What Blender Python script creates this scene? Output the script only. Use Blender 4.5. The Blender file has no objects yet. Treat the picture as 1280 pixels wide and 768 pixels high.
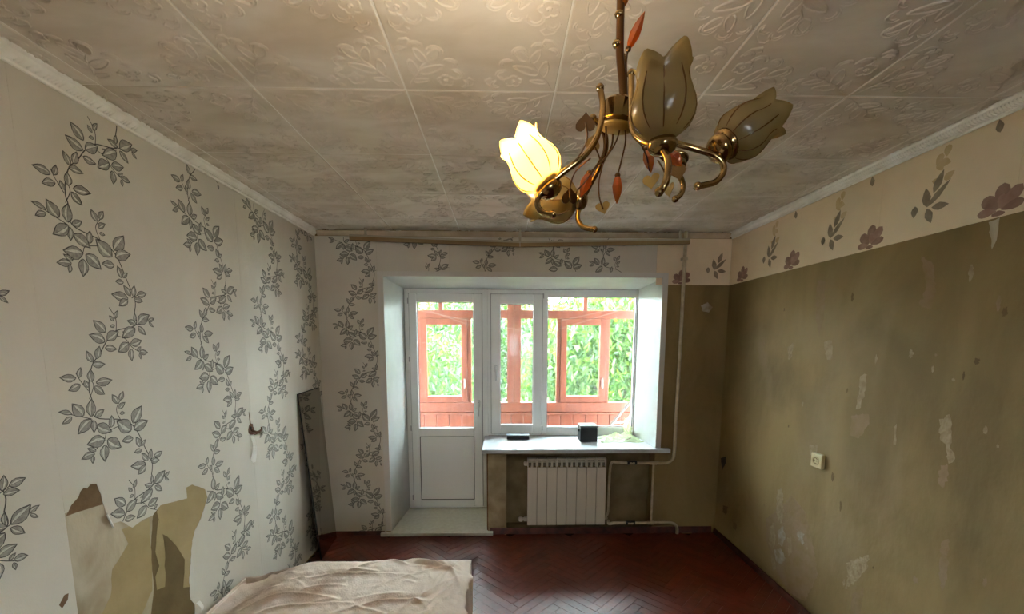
import bpy, bmesh, math, random
import numpy as np
from mathutils import Vector, Matrix

# ------------------------------------------------------------------ camera
XL, XR, YB, ZC = -1.473, 1.831, 3.483, 2.5       # left wall, right wall, window wall, ceiling
YR = -2.30                                       # rear wall, behind the camera
CAM = np.array([0.0, 0.0, 1.629])
FPX, PY = 532.483, 494.958
PITCH, ROLL, YAW = -0.1241, 0.0021, 0.0216
_cy, _sy, _cp, _sp, _cr, _sr = (math.cos(YAW), math.sin(YAW), math.cos(PITCH), math.sin(PITCH), math.cos(ROLL), math.sin(ROLL))
_R0, _F0, _U0 = np.array([_cy, -_sy, 0]), np.array([_sy, _cy, 0]), np.array([0, 0, 1.0])
FW = _cp*_F0 + _sp*_U0
_U1 = -_sp*_F0 + _cp*_U0
RT, UP = _cr*_R0 + _sr*_U1, -_sr*_R0 + _cr*_U1

scene = bpy.context.scene
col = scene.collection
cam_d = bpy.data.cameras.new('camera')
cam_d.sensor_width = 36
cam_d.lens = FPX/1280*36
cam_d.shift_y = (PY-384)/1280
cam_d.clip_start = 0.02
cam = bpy.data.objects.new('camera', cam_d)
col.objects.link(cam)
cam.matrix_world = Matrix(((RT[0], UP[0], -FW[0], CAM[0]), (RT[1], UP[1], -FW[1], CAM[1]), (RT[2], UP[2], -FW[2], CAM[2]), (0, 0, 0, 1)))
scene.camera = cam

# ------------------------------------------------------------------ world, exposure
world = bpy.data.worlds.new('overcast_sky')
scene.world = world
world.use_nodes = True
_bg = world.node_tree.nodes['Background']
_bg.inputs[0].default_value = (0.895, 0.90, 1.0, 1)
_bg.inputs[1].default_value = 12.0
vs = scene.view_settings
vs.view_transform = 'Standard'
vs.look = 'None'
vs.exposure = 2.12
vs.gamma = 1.0
vs.use_curve_mapping = False
BULB_WATT = 2.3
scene.cycles.diffuse_bounces = 8
scene.cycles.max_bounces = 14
scene.cycles.transparent_max_bounces = 24

# ------------------------------------------------------------------ measuring helpers (metres on a named plane)
def _ray(u, v): return FW + RT*((u-640)/FPX) - UP*((v-PY)/FPX)
def on_x(u, v, x):
    d = _ray(u, v); return Vector(CAM + d*(x/d[0]))
def on_y(u, v, y):
    d = _ray(u, v); return Vector(CAM + d*(y/d[1]))
def on_z(u, v, z):
    d = _ray(u, v); return Vector(CAM + d*((z-CAM[2])/d[2]))

def S(r, g, b):
    f = lambda c: (c/255/12.92) if c/255 <= 0.04045 else ((c/255+0.055)/1.055)**2.4
    return (f(r), f(g), f(b), 1)

# ------------------------------------------------------------------ materials
def mat(name, c1, c2=None, scale=8, rough=0.6, metal=0.0, bump=0.0, bscale=60, detail=6, spec=0.5, lo=0.35, hi=0.65, stretch=None, dist=0.0, c3=None, scale3=1.2, lo3=0.55, hi3=0.75):
    m = bpy.data.materials.new(name); m.use_nodes = True
    nt = m.node_tree; N = nt.nodes; L = nt.links
    b = N['Principled BSDF']
    b.inputs['Roughness'].default_value = rough
    b.inputs['Metallic'].default_value = metal
    b.inputs['Specular IOR Level'].default_value = spec
    b.inputs['Base Color'].default_value = c1
    geo = N.new('ShaderNodeNewGeometry')
    vec = geo.outputs['Position']
    if stretch:
        mp = N.new('ShaderNodeMapping'); mp.inputs['Scale'].default_value = stretch
        L.new(vec, mp.inputs['Vector']); vec = mp.outputs['Vector']
    def noise(sc, det, ds=0.0):
        n = N.new('ShaderNodeTexNoise'); n.inputs['Scale'].default_value = sc; n.inputs['Detail'].default_value = det
        n.inputs['Distortion'].default_value = ds
        L.new(vec, n.inputs['Vector']); return n
    def ramp(n, l, h):
        r = N.new('ShaderNodeMapRange'); r.inputs[1].default_value = l; r.inputs[2].default_value = h; r.clamp = True
        L.new(n.outputs['Fac'], r.inputs[0]); return r.outputs[0]
    cur = None
    if c2 is not None:
        n = noise(scale, detail, dist)
        mx = N.new('ShaderNodeMix'); mx.data_type = 'RGBA'
        mx.inputs[6].default_value = c1; mx.inputs[7].default_value = c2
        L.new(ramp(n, lo, hi), mx.inputs[0]); cur = mx.outputs[2]
    if c3 is not None:
        n = noise(scale3, 8, dist)
        mx = N.new('ShaderNodeMix'); mx.data_type = 'RGBA'
        if cur: L.new(cur, mx.inputs[6])
        else: mx.inputs[6].default_value = c1
        mx.inputs[7].default_value = c3
        L.new(ramp(n, lo3, hi3), mx.inputs[0]); cur = mx.outputs[2]
    if cur: L.new(cur, b.inputs['Base Color'])
    if bump > 0:
        n = noise(bscale, 4)
        bp = N.new('ShaderNodeBump'); bp.inputs['Strength'].default_value = bump; bp.inputs['Distance'].default_value = 0.01
        L.new(n.outputs['Fac'], bp.inputs['Height']); L.new(bp.outputs['Normal'], b.inputs['Normal'])
    return m

def glass_mat(name, tint=(0.93, 0.97, 0.96, 1), dust=0.05, gloss=0.05):
    m = bpy.data.materials.new(name); m.use_nodes = True
    nt = m.node_tree; N = nt.nodes; L = nt.links
    N.remove(N['Principled BSDF'])
    tr = N.new('ShaderNodeBsdfTransparent'); tr.inputs[0].default_value = tint
    gl = N.new('ShaderNodeBsdfGlossy'); gl.inputs['Roughness'].default_value = 0.02
    tl = N.new('ShaderNodeBsdfTranslucent'); tl.inputs[0].default_value = (0.9, 0.95, 0.95, 1)
    geo = N.new('ShaderNodeNewGeometry')
    no = N.new('ShaderNodeTexNoise'); no.inputs['Scale'].default_value = 3.5; no.inputs['Detail'].default_value = 8
    L.new(geo.outputs['Position'], no.inputs['Vector'])
    mr = N.new('ShaderNodeMapRange'); mr.inputs[1].default_value = 0.3; mr.inputs[2].default_value = 0.8; mr.inputs[3].default_value = dust*0.5; mr.inputs[4].default_value = dust*1.8
    L.new(no.outputs['Fac'], mr.inputs[0])
    a = N.new('ShaderNodeMixShader'); a.inputs[0].default_value = gloss
    L.new(tr.outputs[0], a.inputs[1]); L.new(gl.outputs[0], a.inputs[2])
    c = N.new('ShaderNodeMixShader')
    L.new(mr.outputs[0], c.inputs[0]); L.new(a.outputs[0], c.inputs[1]); L.new(tl.outputs[0], c.inputs[2])
    L.new(c.outputs[0], N['Material Output'].inputs[0])
    return m

def sheer_mat(name, dcol, tcol, tmix=0.5, gloss=0.08, rough=0.15, clear=0.0):
    """thin coloured glass, film or leaf: diffuse + translucent + a little gloss"""
    m = bpy.data.materials.new(name); m.use_nodes = True
    nt = m.node_tree; N = nt.nodes; L = nt.links
    N.remove(N['Principled BSDF'])
    d = N.new('ShaderNodeBsdfDiffuse'); d.inputs[0].default_value = dcol
    t = N.new('ShaderNodeBsdfTranslucent'); t.inputs[0].default_value = tcol
    g = N.new('ShaderNodeBsdfGlossy'); g.inputs['Roughness'].default_value = rough
    a = N.new('ShaderNodeMixShader'); a.inputs[0].default_value = tmix
    L.new(d.outputs[0], a.inputs[1]); L.new(t.outputs[0], a.inputs[2])
    b = N.new('ShaderNodeMixShader'); b.inputs[0].default_value = gloss
    L.new(a.outputs[0], b.inputs[1]); L.new(g.outputs[0], b.inputs[2])
    out = b.outputs[0]
    if clear > 0:
        tr = N.new('ShaderNodeBsdfTransparent')
        c = N.new('ShaderNodeMixShader'); c.inputs[0].default_value = clear
        L.new(out, c.inputs[1]); L.new(tr.outputs[0], c.inputs[2]); out = c.outputs[0]
    L.new(out, N['Material Output'].inputs[0])
    return m

M = {}
M['paper'] = mat('vine_wallpaper', S(210, 203, 190), S(199, 191, 176), scale=2.2, rough=0.75, bump=0.12, bscale=260, spec=0.3, stretch=(1, 1, 0.45), c3=S(190, 178, 150), scale3=1.7, lo3=0.6, hi3=0.85)
M['ink_dark'] = mat('print_outline', S(66, 62, 58), rough=0.7)
M['ink_grey'] = mat('print_grey', S(158, 153, 142), S(128, 123, 114), scale=90, rough=0.7)
M['ink_light'] = mat('print_pale', S(210, 206, 192), S(184, 180, 166), scale=120, rough=0.7)
M['olive'] = mat('olive_old_paint', S(150, 127, 84), S(122, 102, 66), scale=2.4, rough=0.8, bump=0.35, bscale=22, spec=0.25, stretch=(1, 1, 0.55), c3=S(154, 134, 100), scale3=1.6, lo3=0.55, hi3=0.8, dist=0.6)
M['band'] = mat('floral_border_paper', S(230, 210, 180), S(220, 198, 166), scale=3, rough=0.75, bump=0.1, bscale=200, spec=0.25)
M['flower'] = mat('flower_print', S(134, 98, 84), S(156, 122, 104), scale=22, rough=0.7)
M['flower_b'] = mat('flower_print_pale', S(152, 112, 96), S(170, 134, 116), scale=22, rough=0.7)
M['sprig'] = mat('sprig_print', S(128, 112, 92), S(154, 136, 112), scale=24, rough=0.7)
M['ochre'] = mat('ochre_print', S(196, 164, 118), S(206, 180, 140), scale=20, rough=0.7)
M['plaster'] = mat('bare_plaster', S(184, 166, 134), S(158, 140, 108), scale=9, rough=0.9, bump=0.5, bscale=40, spec=0.2)
M['niche'] = mat('niche_shade_tone', S(136, 120, 90), S(116, 100, 72), scale=7, rough=0.9, bump=0.4, bscale=40, spec=0.2)  # the shade inside the recess is put into this darker colour
M['peel'] = mat('flaked_plaster', S(166, 147, 116), S(144, 124, 92), scale=30, rough=0.9, bump=0.5, bscale=60, spec=0.2)
M['peel_white'] = mat('whitewash_showing', S(176, 166, 150), S(146, 128, 102), scale=26, rough=0.9, bump=0.4, bscale=60, spec=0.2)
M['peel_pink'] = mat('pinkish_old_paint', S(148, 124, 96), S(138, 116, 80), scale=14, rough=0.9, bump=0.3, bscale=40, spec=0.2)
M['backing'] = mat('wallpaper_backing', S(190, 178, 154), S(150, 132, 104), scale=6, rough=0.9, bump=0.25, bscale=60, spec=0.2, stretch=(1, 1.0, 0.5), dist=0.8)
M['paperwhite2'] = mat('glue_residue', S(200, 190, 168), rough=0.9)
M['tan'] = mat('older_tan_paper', S(172, 152, 112), S(156, 136, 96), scale=6, rough=0.9, bump=0.2, bscale=60, spec=0.2)
M['bare_brown'] = mat('bare_brown_wall', S(128, 100, 72), S(110, 84, 58), scale=14, rough=0.9, bump=0.3, bscale=60, spec=0.2)
M['bare_dark'] = mat('bare_olive_brown', S(118, 98, 66), S(104, 86, 56), scale=8, rough=0.9, bump=0.3, bscale=50, spec=0.2)
M['tile'] = mat('ceiling_tile', S(226, 217, 204), S(208, 196, 178), scale=2.6, rough=0.65, bump=0.10, bscale=14, spec=0.35, stretch=(1, 2.2, 1), dist=0.7, c3=S(190, 170, 144), scale3=1.1, lo3=0.54, hi3=0.8)
M['joint'] = mat('ceiling_joint_filler', S(240, 236, 228), rough=0.8)
M['cornice'] = mat('cornice_white', S(246, 244, 238), S(234, 230, 220), scale=12, rough=0.6)
M['cornice_back'] = mat('cornice_faded', S(206, 188, 164), S(190, 170, 144), scale=9, rough=0.7)
M['pvc'] = mat('white_plastic', S(232, 232, 228), rough=0.35, spec=0.5)
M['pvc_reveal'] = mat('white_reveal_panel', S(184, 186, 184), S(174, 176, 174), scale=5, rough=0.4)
M['handle'] = mat('handle_plastic', S(196, 196, 192), rough=0.35)
M['gap'] = mat('sash_shadow_grey', S(96, 94, 90), rough=0.8)  # grey standing in for the shadow round the sashes
M['gasket'] = mat('black_rubber', S(40, 40, 40), rough=0.7)
M['metal'] = mat('grey_metal', S(170, 170, 168), rough=0.35, metal=0.9)
M['casing'] = mat('casing_strip', S(206, 200, 192), rough=0.5)
M['sill'] = mat('window_sill', S(200, 204, 210), S(190, 194, 200), scale=10, rough=0.35)
M['stepboard'] = mat('door_step', S(218, 217, 208), S(206, 204, 194), scale=30, rough=0.45, bump=0.05, bscale=200)
M['radiator'] = mat('radiator_enamel', S(214, 204, 188), rough=0.4)
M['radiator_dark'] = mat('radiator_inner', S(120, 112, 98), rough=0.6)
M['pipe'] = mat('painted_pipe', S(206, 192, 164), S(184, 168, 136), scale=16, rough=0.5)
M['black'] = mat('black_plastic', S(24, 25, 27), rough=0.4)
M['blackbox'] = mat('black_tin', S(34, 36, 38), S(24, 25, 27), scale=20, rough=0.35, bump=0.1, bscale=80)
M['greytop'] = mat('grey_lid', S(92, 98, 104), S(70, 75, 80), scale=25, rough=0.35)
M['red_skirt'] = mat('red_brown_skirting', S(92, 46, 34), S(60, 32, 24), scale=20, rough=0.55)
for i, (a, b_) in enumerate([((104, 43, 27), (86, 34, 21)), ((109, 46, 29), (90, 36, 22)), ((98, 40, 25), (82, 31, 19))]):
    M['floor%d' % i] = mat('red_parquet_%d' % i, S(*a), S(*b_), scale=14, rough=0.33, bump=0.10, bscale=50, stretch=(1, 1, 1), spec=0.5, c3=S(112, 62, 48), scale3=5, lo3=0.62, hi3=0.85)
M['joint_dark'] = mat('parquet_joint', S(40, 22, 18), rough=0.8)
M['trackwood'] = mat('curtain_track_brown', S(150, 124, 80), S(128, 102, 62), scale=10, rough=0.5, stretch=(0.2, 1, 1))
M['trackgrey'] = mat('curtain_track_top', S(172, 162, 142), rough=0.5)
M['blanket'] = mat('beige_cover', S(224, 206, 192), S(214, 194, 178), scale=6, rough=0.9, bump=0.25, bscale=120, spec=0.2)
M['ticking'] = mat('mattress_cloth', S(186, 172, 148), rough=0.9)
M['bedwood'] = mat('bed_base_wood', S(96, 68, 46), S(76, 52, 34), scale=9, rough=0.6)
M['mirror'] = mat('mirror_silvering', S(168, 166, 156), rough=0.06, metal=1.0)
M['mirrorback'] = mat('mirror_backing', S(26, 24, 22), rough=0.7)
M['gold'] = mat('aged_gold', S(164, 136, 90), rough=0.16, metal=1.0)
M['gold_dark'] = mat('dark_gold', S(112, 80, 50), rough=0.3, metal=1.0)
M['gold_pale'] = mat('pale_gold', S(196, 170, 112), rough=0.3, metal=1.0)
M['amber'] = sheer_mat('amber_crystal', S(170, 88, 34), S(240, 146, 60), 0.6, 0.14, 0.05)
M['shade'] = sheer_mat('cream_glass', S(150, 130, 82), S(222, 200, 138), 0.5, 0.06, 0.32)
M['shade_line'] = sheer_mat('brown_glass_line', S(128, 98, 58), S(150, 112, 62), 0.4, 0.06, 0.2)
M['wood_out'] = mat('varnished_orange_wood', S(126, 66, 42), S(108, 53, 33), scale=6, rough=0.5, stretch=(3, 3, 0.5), dist=0.5)
M['wood_board'] = mat('orange_wood_board', S(134, 68, 43), S(116, 57, 35), scale=6, rough=0.55, stretch=(3, 3, 0.4), dist=0.5)
M['glass'] = glass_mat('window_glass', dust=0.004, gloss=0.005)
M['glass_out'] = glass_mat('balcony_glass', tint=(0.90, 0.97, 0.95, 1), dust=0.005, gloss=0.004)
M['concrete'] = mat('grey_concrete', S(176, 174, 168), S(156, 154, 148), scale=8, rough=0.9, bump=0.3, bscale=40)
M['balcony_wall'] = mat('balcony_masonry', S(190, 180, 164), S(168, 158, 142), scale=6, rough=0.9)
M['string'] = mat('white_string', S(150, 146, 138), rough=0.7)
M['leaf_a'] = sheer_mat('leaf_green', S(56, 88, 26), S(80, 114, 28), 0.45, 0.04, 0.4)
M['leaf_b'] = sheer_mat('leaf_deep_green', S(37, 66, 33), S(56, 92, 38), 0.4, 0.04, 0.4)
M['leaf_c'] = sheer_mat('leaf_yellow_green', S(84, 106, 28), S(112, 128, 32), 0.5, 0.04, 0.4)
M['bark'] = mat('bark', S(86, 72, 58), S(62, 50, 40), scale=12, rough=0.9, bump=0.5)
M['grass'] = mat('outdoor_grass', S(92, 116, 62), S(74, 98, 50), scale=2, rough=0.95)
M['house'] = mat('pale_render', S(214, 190, 176), S(204, 180, 166), scale=1, rough=0.9)
M['house_glass'] = mat('far_window_glass', S(90, 104, 116), rough=0.2)
M['roof'] = mat('rust_roof', S(150, 84, 66), rough=0.8)
M['bag'] = sheer_mat('thin_green_film', S(224, 230, 196), S(226, 238, 176), 0.5, 0.12, 0.2, clear=0.42)
M['paperwhite'] = mat('white_paper', S(232, 230, 222), rough=0.8)
M['brown'] = mat('brown_scrap', S(110, 72, 58), rough=0.7)
M['socket'] = mat('old_ivory_plastic', S(196, 176, 132), rough=0.45)
M['hole'] = mat('dark_hole', S(30, 24, 18), rough=0.95)
M['clay'] = mat('reddish_plaster_hole', S(120, 84, 66), S(90, 60, 46), scale=60, rough=0.9, bump=0.5, bscale=120)
M['clearpiece'] = sheer_mat('clear_plastic', S(200, 205, 205), S(220, 225, 225), 0.5, 0.2, 0.05, clear=0.55)

# ------------------------------------------------------------------ mesh builder
class MB:
    def __init__(s): s.v = []; s.f = []; s.m = []
    def add(s, vs_, fs, mi=0):
        o = len(s.v); s.v += [tuple(p) for p in vs_]
        for f in fs: s.f.append(tuple(o+i for i in f)); s.m.append(mi)
        return s
    def box(s, x0, x1, y0, y1, z0, z1, mi=0):
        if x0 > x1: x0, x1 = x1, x0
        if y0 > y1: y0, y1 = y1, y0
        if z0 > z1: z0, z1 = z1, z0
        return s.add([(x0, y0, z0), (x1, y0, z0), (x1, y1, z0), (x0, y1, z0), (x0, y0, z1), (x1, y0, z1), (x1, y1, z1), (x0, y1, z1)],
                     [(0, 3, 2, 1), (4, 5, 6, 7), (0, 1, 5, 4), (1, 2, 6, 5), (2, 3, 7, 6), (3, 0, 4, 7)], mi)
    def hexa(s, p, mi=0):
        """8 corners ordered like box()"""
        return s.add(p, [(0, 3, 2, 1), (4, 5, 6, 7), (0, 1, 5, 4), (1, 2, 6, 5), (2, 3, 7, 6), (3, 0, 4, 7)], mi)
    def tube(s, pts, r, n=10, mi=0, cap=True, smooth=0):
        P = [Vector(p) for p in pts]
        if smooth:
            P, r = spline(P, r, smooth)
        R = r if isinstance(r, (list, tuple)) else [r]*len(P)
        prev = None; rings = []
        for i, p in enumerate(P):
            t = (P[min(i+1, len(P)-1)]-P[max(i-1, 0)])
            if t.length < 1e-9: t = Vector((0, 0, 1))
            t.normalize()
            if prev is None:
                a = Vector((0, 0, 1)) if abs(t.z) < 0.9 else Vector((1, 0, 0))
                u = t.cross(a).normalized()
            else:
                u = (prev - t*prev.dot(t)).normalized()
            prev = u; w = t.cross(u)
            rings.append([p + (u*math.cos(2*math.pi*k/n)+w*math.sin(2*math.pi*k/n))*R[i] for k in range(n)])
        vs_ = [q for rg in rings for q in rg]; fs = []
        for i in range(len(P)-1):
            for k in range(n):
                fs.append((i*n+k, i*n+(k+1) % n, (i+1)*n+(k+1) % n, (i+1)*n+k))
        if cap:
            fs.append(tuple(range(n-1, -1, -1))); fs.append(tuple((len(P)-1)*n+k for k in range(n)))
        return s.add(vs_, fs, mi)
    def ball(s, c, r, mi=0, n=10, sc=(1, 1, 1)):
        vs_ = []; fs = []; c = Vector(c); h = n//2
        for i in range(h+1):
            th = math.pi*i/h
            for k in range(n):
                ph = 2*math.pi*k/n
                vs_.append((c.x+r*sc[0]*math.sin(th)*math.cos(ph), c.y+r*sc[1]*math.sin(th)*math.sin(ph), c.z+r*sc[2]*math.cos(th)))
        for i in range(h):
            for k in range(n):
                fs.append((i*n+k, (i+1)*n+k, (i+1)*n+(k+1) % n, i*n+(k+1) % n))
        return s.add(vs_, fs, mi)
    def lathe(s, base, axis, prof, n=16, mi=0):
        """prof: (distance along axis, radius)"""
        a = Vector(axis).normalized(); b = Vector(base)
        u = a.cross(Vector((0, 0, 1)) if abs(a.z) < 0.9 else Vector((1, 0, 0))).normalized(); w = a.cross(u)
        vs_ = []; fs = []
        for (h, r) in prof:
            for k in range(n):
                an = 2*math.pi*k/n
                vs_.append(b+a*h+(u*math.cos(an)+w*math.sin(an))*r)
        for i in range(len(prof)-1):
            for k in range(n):
                fs.append((i*n+k, i*n+(k+1) % n, (i+1)*n+(k+1) % n, (i+1)*n+k))
        fs.append(tuple(range(n-1, -1, -1))); fs.append(tuple((len(prof)-1)*n+k for k in range(n)))
        return s.add(vs_, fs, mi)
    def prism(s, pts, off, mi=0):
        """closed outline pts (3-D), extruded by off; ngon caps"""
        P = [Vector(p) for p in pts]; n = len(P); o = Vector(off)
        return s.add(P+[p+o for p in P], [tuple(range(n)), tuple(range(2*n-1, n-1, -1))]+[(i, n+i, n+(i+1) % n, (i+1) % n) for i in range(n)], mi)
    def build(s, name, mats, parent=None, smooth=False, bevel=0, fix=True, sub=0):
        me = bpy.data.meshes.new(name)
        me.from_pydata([tuple(p) for p in s.v], [], s.f)
        mats = mats if isinstance(mats, (list, tuple)) else [mats]
        for m in mats: me.materials.append(M[m] if isinstance(m, str) else m)
        me.polygons.foreach_set('material_index', s.m)
        if fix:
            bm = bmesh.new(); bm.from_mesh(me)
            bmesh.ops.recalc_face_normals(bm, faces=bm.faces)
            bm.to_mesh(me); bm.free()
        if smooth: me.polygons.foreach_set('use_smooth', [True]*len(me.polygons))
        me.update()
        o = bpy.data.objects.new(name, me); col.objects.link(o)
        if parent: o.parent = parent
        if bevel:
            bv = o.modifiers.new('bevel', 'BEVEL'); bv.width = bevel; bv.segments = 2; bv.limit_method = 'ANGLE'
        if smooth == 'auto':
            pass
        return o

def spline(P, r, k):
    """Catmull-Rom resampling, k steps per span"""
    R = r if isinstance(r, (list, tuple)) else [r]*len(P)
    out = []; ro = []
    for i in range(len(P)-1):
        p0, p1, p2, p3 = P[max(i-1, 0)], P[i], P[i+1], P[min(i+2, len(P)-1)]
        for j in range(k):
            t = j/k
            out.append(0.5*((2*p1)+(p2-p0)*t+(2*p0-5*p1+4*p2-p3)*t*t+(3*p1-p0-3*p2+p3)*t**3))
            ro.append(R[i]+(R[i+1]-R[i])*t)
    out.append(P[-1]); ro.append(R[-1])
    return out, ro

def tag(o, label, cat, group=None, kind=None):
    o['label'] = label; o['category'] = cat
    if group: o['group'] = group
    if kind: o['kind'] = kind
    return o
def empty(name, loc=(0, 0, 0)):
    o = bpy.data.objects.new(name, None); col.objects.link(o); o.location = loc; o.empty_display_size = 0.05
    return o
def struct(o, label, cat):
    o['kind'] = 'structure'; o['label'] = label; o['category'] = cat
    return o
def local(o, parent):
    """keep a mesh built in world coordinates in place under a parent Empty that has a location"""
    o.parent = parent; o.matrix_parent_inverse = Matrix.Translation(-Vector(parent.location)); return o

# ================================================================== STRUCTURE
# ---- floor: slab + herringbone planks
fl = MB().box(XL-0.1, XR+0.1, YR-0.1, YB+0.02, -0.12, -0.012).build('floor', 'joint_dark')
struct(fl, 'worn red-brown herringbone parquet floor', 'floor')
PL, PW, GAP = 0.36, 0.06, 0.0007
def plank_mesh(i):
    b = MB(); L2, W2, c = PL/2-GAP, PW/2-GAP, 0.0006
    b.add([(-L2, -W2, -0.012), (L2, -W2, -0.012), (L2, W2, -0.012), (-L2, W2, -0.012),
           (-L2, -W2, -c), (L2, -W2, -c), (L2, W2, -c), (-L2, W2, -c),
           (-L2+c, -W2+c, 0), (L2-c, -W2+c, 0), (L2-c, W2-c, 0), (-L2+c, W2-c, 0)],
          [(0, 1, 5, 4), (1, 2, 6, 5), (2, 3, 7, 6), (3, 0, 4, 7), (4, 5, 9, 8), (5, 6, 10, 9), (6, 7, 11, 10), (7, 4, 8, 11), (8, 9, 10, 11)])
    o = b.build('plank', 'floor%d' % i)
    me = o.data; bpy.data.objects.remove(o); return me
plank_me = [plank_mesh(i) for i in range(3)]
rnd = random.Random(5)
cand = []
for a in range(-140, 140):
    for b_ in range(-30, 30):
        for vert in (0, 1):
            ox, oy = a*PW+b_*PL, a*PW-b_*PL
            cx, cy = (ox+PW/2, oy+PW+PL/2) if vert else (ox+PL/2, oy+PW/2)
            c45 = math.sqrt(0.5)
            X = (cx-cy)*c45 + 0.1; Y = (cx+cy)*c45 + 1.6
            ang = math.radians(45) + (math.pi/2 if vert else 0)
            if XL-0.05 < X < XR+0.05 and YR < Y < YB+0.05: cand.append((X, Y, ang))
def seen_rank(c):
    X, Y, _ = c
    if X < -0.32 and Y < 2.3: return 100+abs(Y)
    return abs(Y-2.9) if Y > 1.7 else 5+(3-Y)
cand.sort(key=seen_rank)
for (X, Y, ang) in cand[:290]:
    o = bpy.data.objects.new('plank', rnd.choice(plank_me)); col.objects.link(o); o.parent = fl
    o.location = (X, Y, rnd.uniform(-0.0003, 0.0003)); o.rotation_euler = (rnd.uniform(-0.003, 0.003), rnd.uniform(-0.002, 0.002), ang)
b = MB()
for (X, Y, ang) in cand[290:]:
    ca, sa = math.cos(ang), math.sin(ang)
    q = [(X+ca*x-sa*y, Y+sa*x+ca*y) for x, y in ((-PL/2+GAP, -PW/2+GAP), (PL/2-GAP, -PW/2+GAP), (PL/2-GAP, PW/2-GAP), (-PL/2+GAP, PW/2-GAP))]
    b.hexa([(x, y, -0.012) for x, y in q]+[(x, y, 0) for x, y in q], 0)
o = b.build('plank_field', 'floor0', fl); o['kind'] = 'stuff'

# ---- ceiling: slab + embossed polystyrene tiles
ce = MB().box(XL-0.1, XR+0.1, YR-0.1, YB+0.02, ZC+0.0035, ZC+0.12).build('ceiling', 'joint')
struct(ce, 'ceiling clad in square embossed floral tiles', 'ceiling')
T, TX, TY = 0.5212, -0.8586, 1.6096
tb = MB(); h = T/2-0.0016; c = 0.004
tb.add([(-h, -h, 0.012), (h, -h, 0.012), (h, h, 0.012), (-h, h, 0.012), (-h, -h, 0.004), (h, -h, 0.004), (h, h, 0.004), (-h, h, 0.004), (-h+c, -h+c, 0), (h-c, -h+c, 0), (h-c, h-c, 0), (-h+c, h-c, 0)],
       [(0, 4, 5, 1), (1, 5, 6, 2), (2, 6, 7, 3), (3, 7, 4, 0), (4, 8, 9, 5), (5, 9, 10, 6), (6, 10, 11, 7), (7, 11, 8, 4), (8, 11, 10, 9)])
_o = tb.build('ceiling_tile', 'tile'); tile_me = _o.data; bpy.data.objects.remove(_o)
# relief: raised line ornament (bouquet at each corner), one mesh shared by all tiles
def arc(cx, cy, r, a0, a1, n=9, sq=1.0):
    return [(cx+r*math.cos(math.radians(a0+(a1-a0)*i/(n-1))), cy+sq*r*math.sin(math.radians(a0+(a1-a0)*i/(n-1)))) for i in range(n)]
def leaf2(x, y, ang, L_, W_):
    ca, sa = math.cos(math.radians(ang)), math.sin(math.radians(ang)); out = []
    for i in range(13):
        t = i/12*2*math.pi
        lx = L_*(0.5-0.5*math.cos(t)); ly = W_*math.sin(t)*(0.55+0.45*math.cos(t/2)**2)
        out.append((x+ca*lx-sa*ly, y+sa*lx+ca*ly))
    return out
strokes = []
def motif(tf):
    S_ = []
    S_.append([(0.012, 0.01), (0.03, 0.05), (0.055, 0.085), (0.075, 0.125), (0.10, 0.15)])
    for (x, y, a, L_, W_) in [(0.05, 0.075, 95, 0.075, 0.017), (0.06, 0.09, 25, 0.085, 0.019), (0.085, 0.14, 110, 0.06, 0.015), (0.10, 0.15, 55, 0.055, 0.018), (0.035, 0.05, 10, 0.05, 0.012)]:
        S_.append(leaf2(x, y, a, L_, W_))
        ca, sa = math.cos(math.radians(a)), math.sin(math.radians(a))
        S_.append([(x, y), (x+ca*L_*0.85, y+sa*L_*0.85)])
        for q in (0.3, 0.5, 0.7):
            S_.append([(x+ca*L_*q, y+sa*L_*q), (x+ca*L_*(q+0.12)-sa*W_*0.6, y+sa*L_*(q+0.12)+ca*W_*0.6)])
    # scalloped outline
    for (x, y, r, a0, a1) in [(0.165, 0.085, 0.024, -110, 120), (0.155, 0.135, 0.021, -70, 150), (0.12, 0.185, 0.022, -40, 190), (0.07, 0.205, 0.02, -10, 200), (0.03, 0.185, 0.018, 40, 230), (0.185, 0.04, 0.018, -120, 90)]:
        S_.append(arc(x, y, r, a0, a1)); S_.append(arc(x, y, r*0.62, a0+15, a1-15, 7)); 
    # rosette
    for k in range(5):
        a = 72*k+20; S_.append(arc(0.135+0.016*math.cos(math.radians(a)), 0.055+0.016*math.sin(math.radians(a)), 0.0115, a-110, a+110, 7))
    S_.append(arc(0.135, 0.055, 0.006, 0, 360, 8))
    S_.append([(0.19, 0.02), (0.215, 0.035), (0.222, 0.06), (0.205, 0.07), (0.195, 0.055)])
    S_.append([(0.02, 0.21), (0.035, 0.232), (0.055, 0.236), (0.062, 0.222), (0.05, 0.212)])
    return [[tf(p) for p in st] for st in S_]
hh = T/2
MS = 1.1
strokes += motif(lambda p: (-hh+p[0]*MS, -hh+p[1]*MS))
strokes += motif(lambda p: (hh-p[0]*MS, -hh+p[1]*MS))
strokes += motif(lambda p: (-hh+p[1]*MS, hh-p[0]*MS))
strokes += motif(lambda p: (hh-p[1]*MS, hh-p[0]*MS))
rb = MB()
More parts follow.
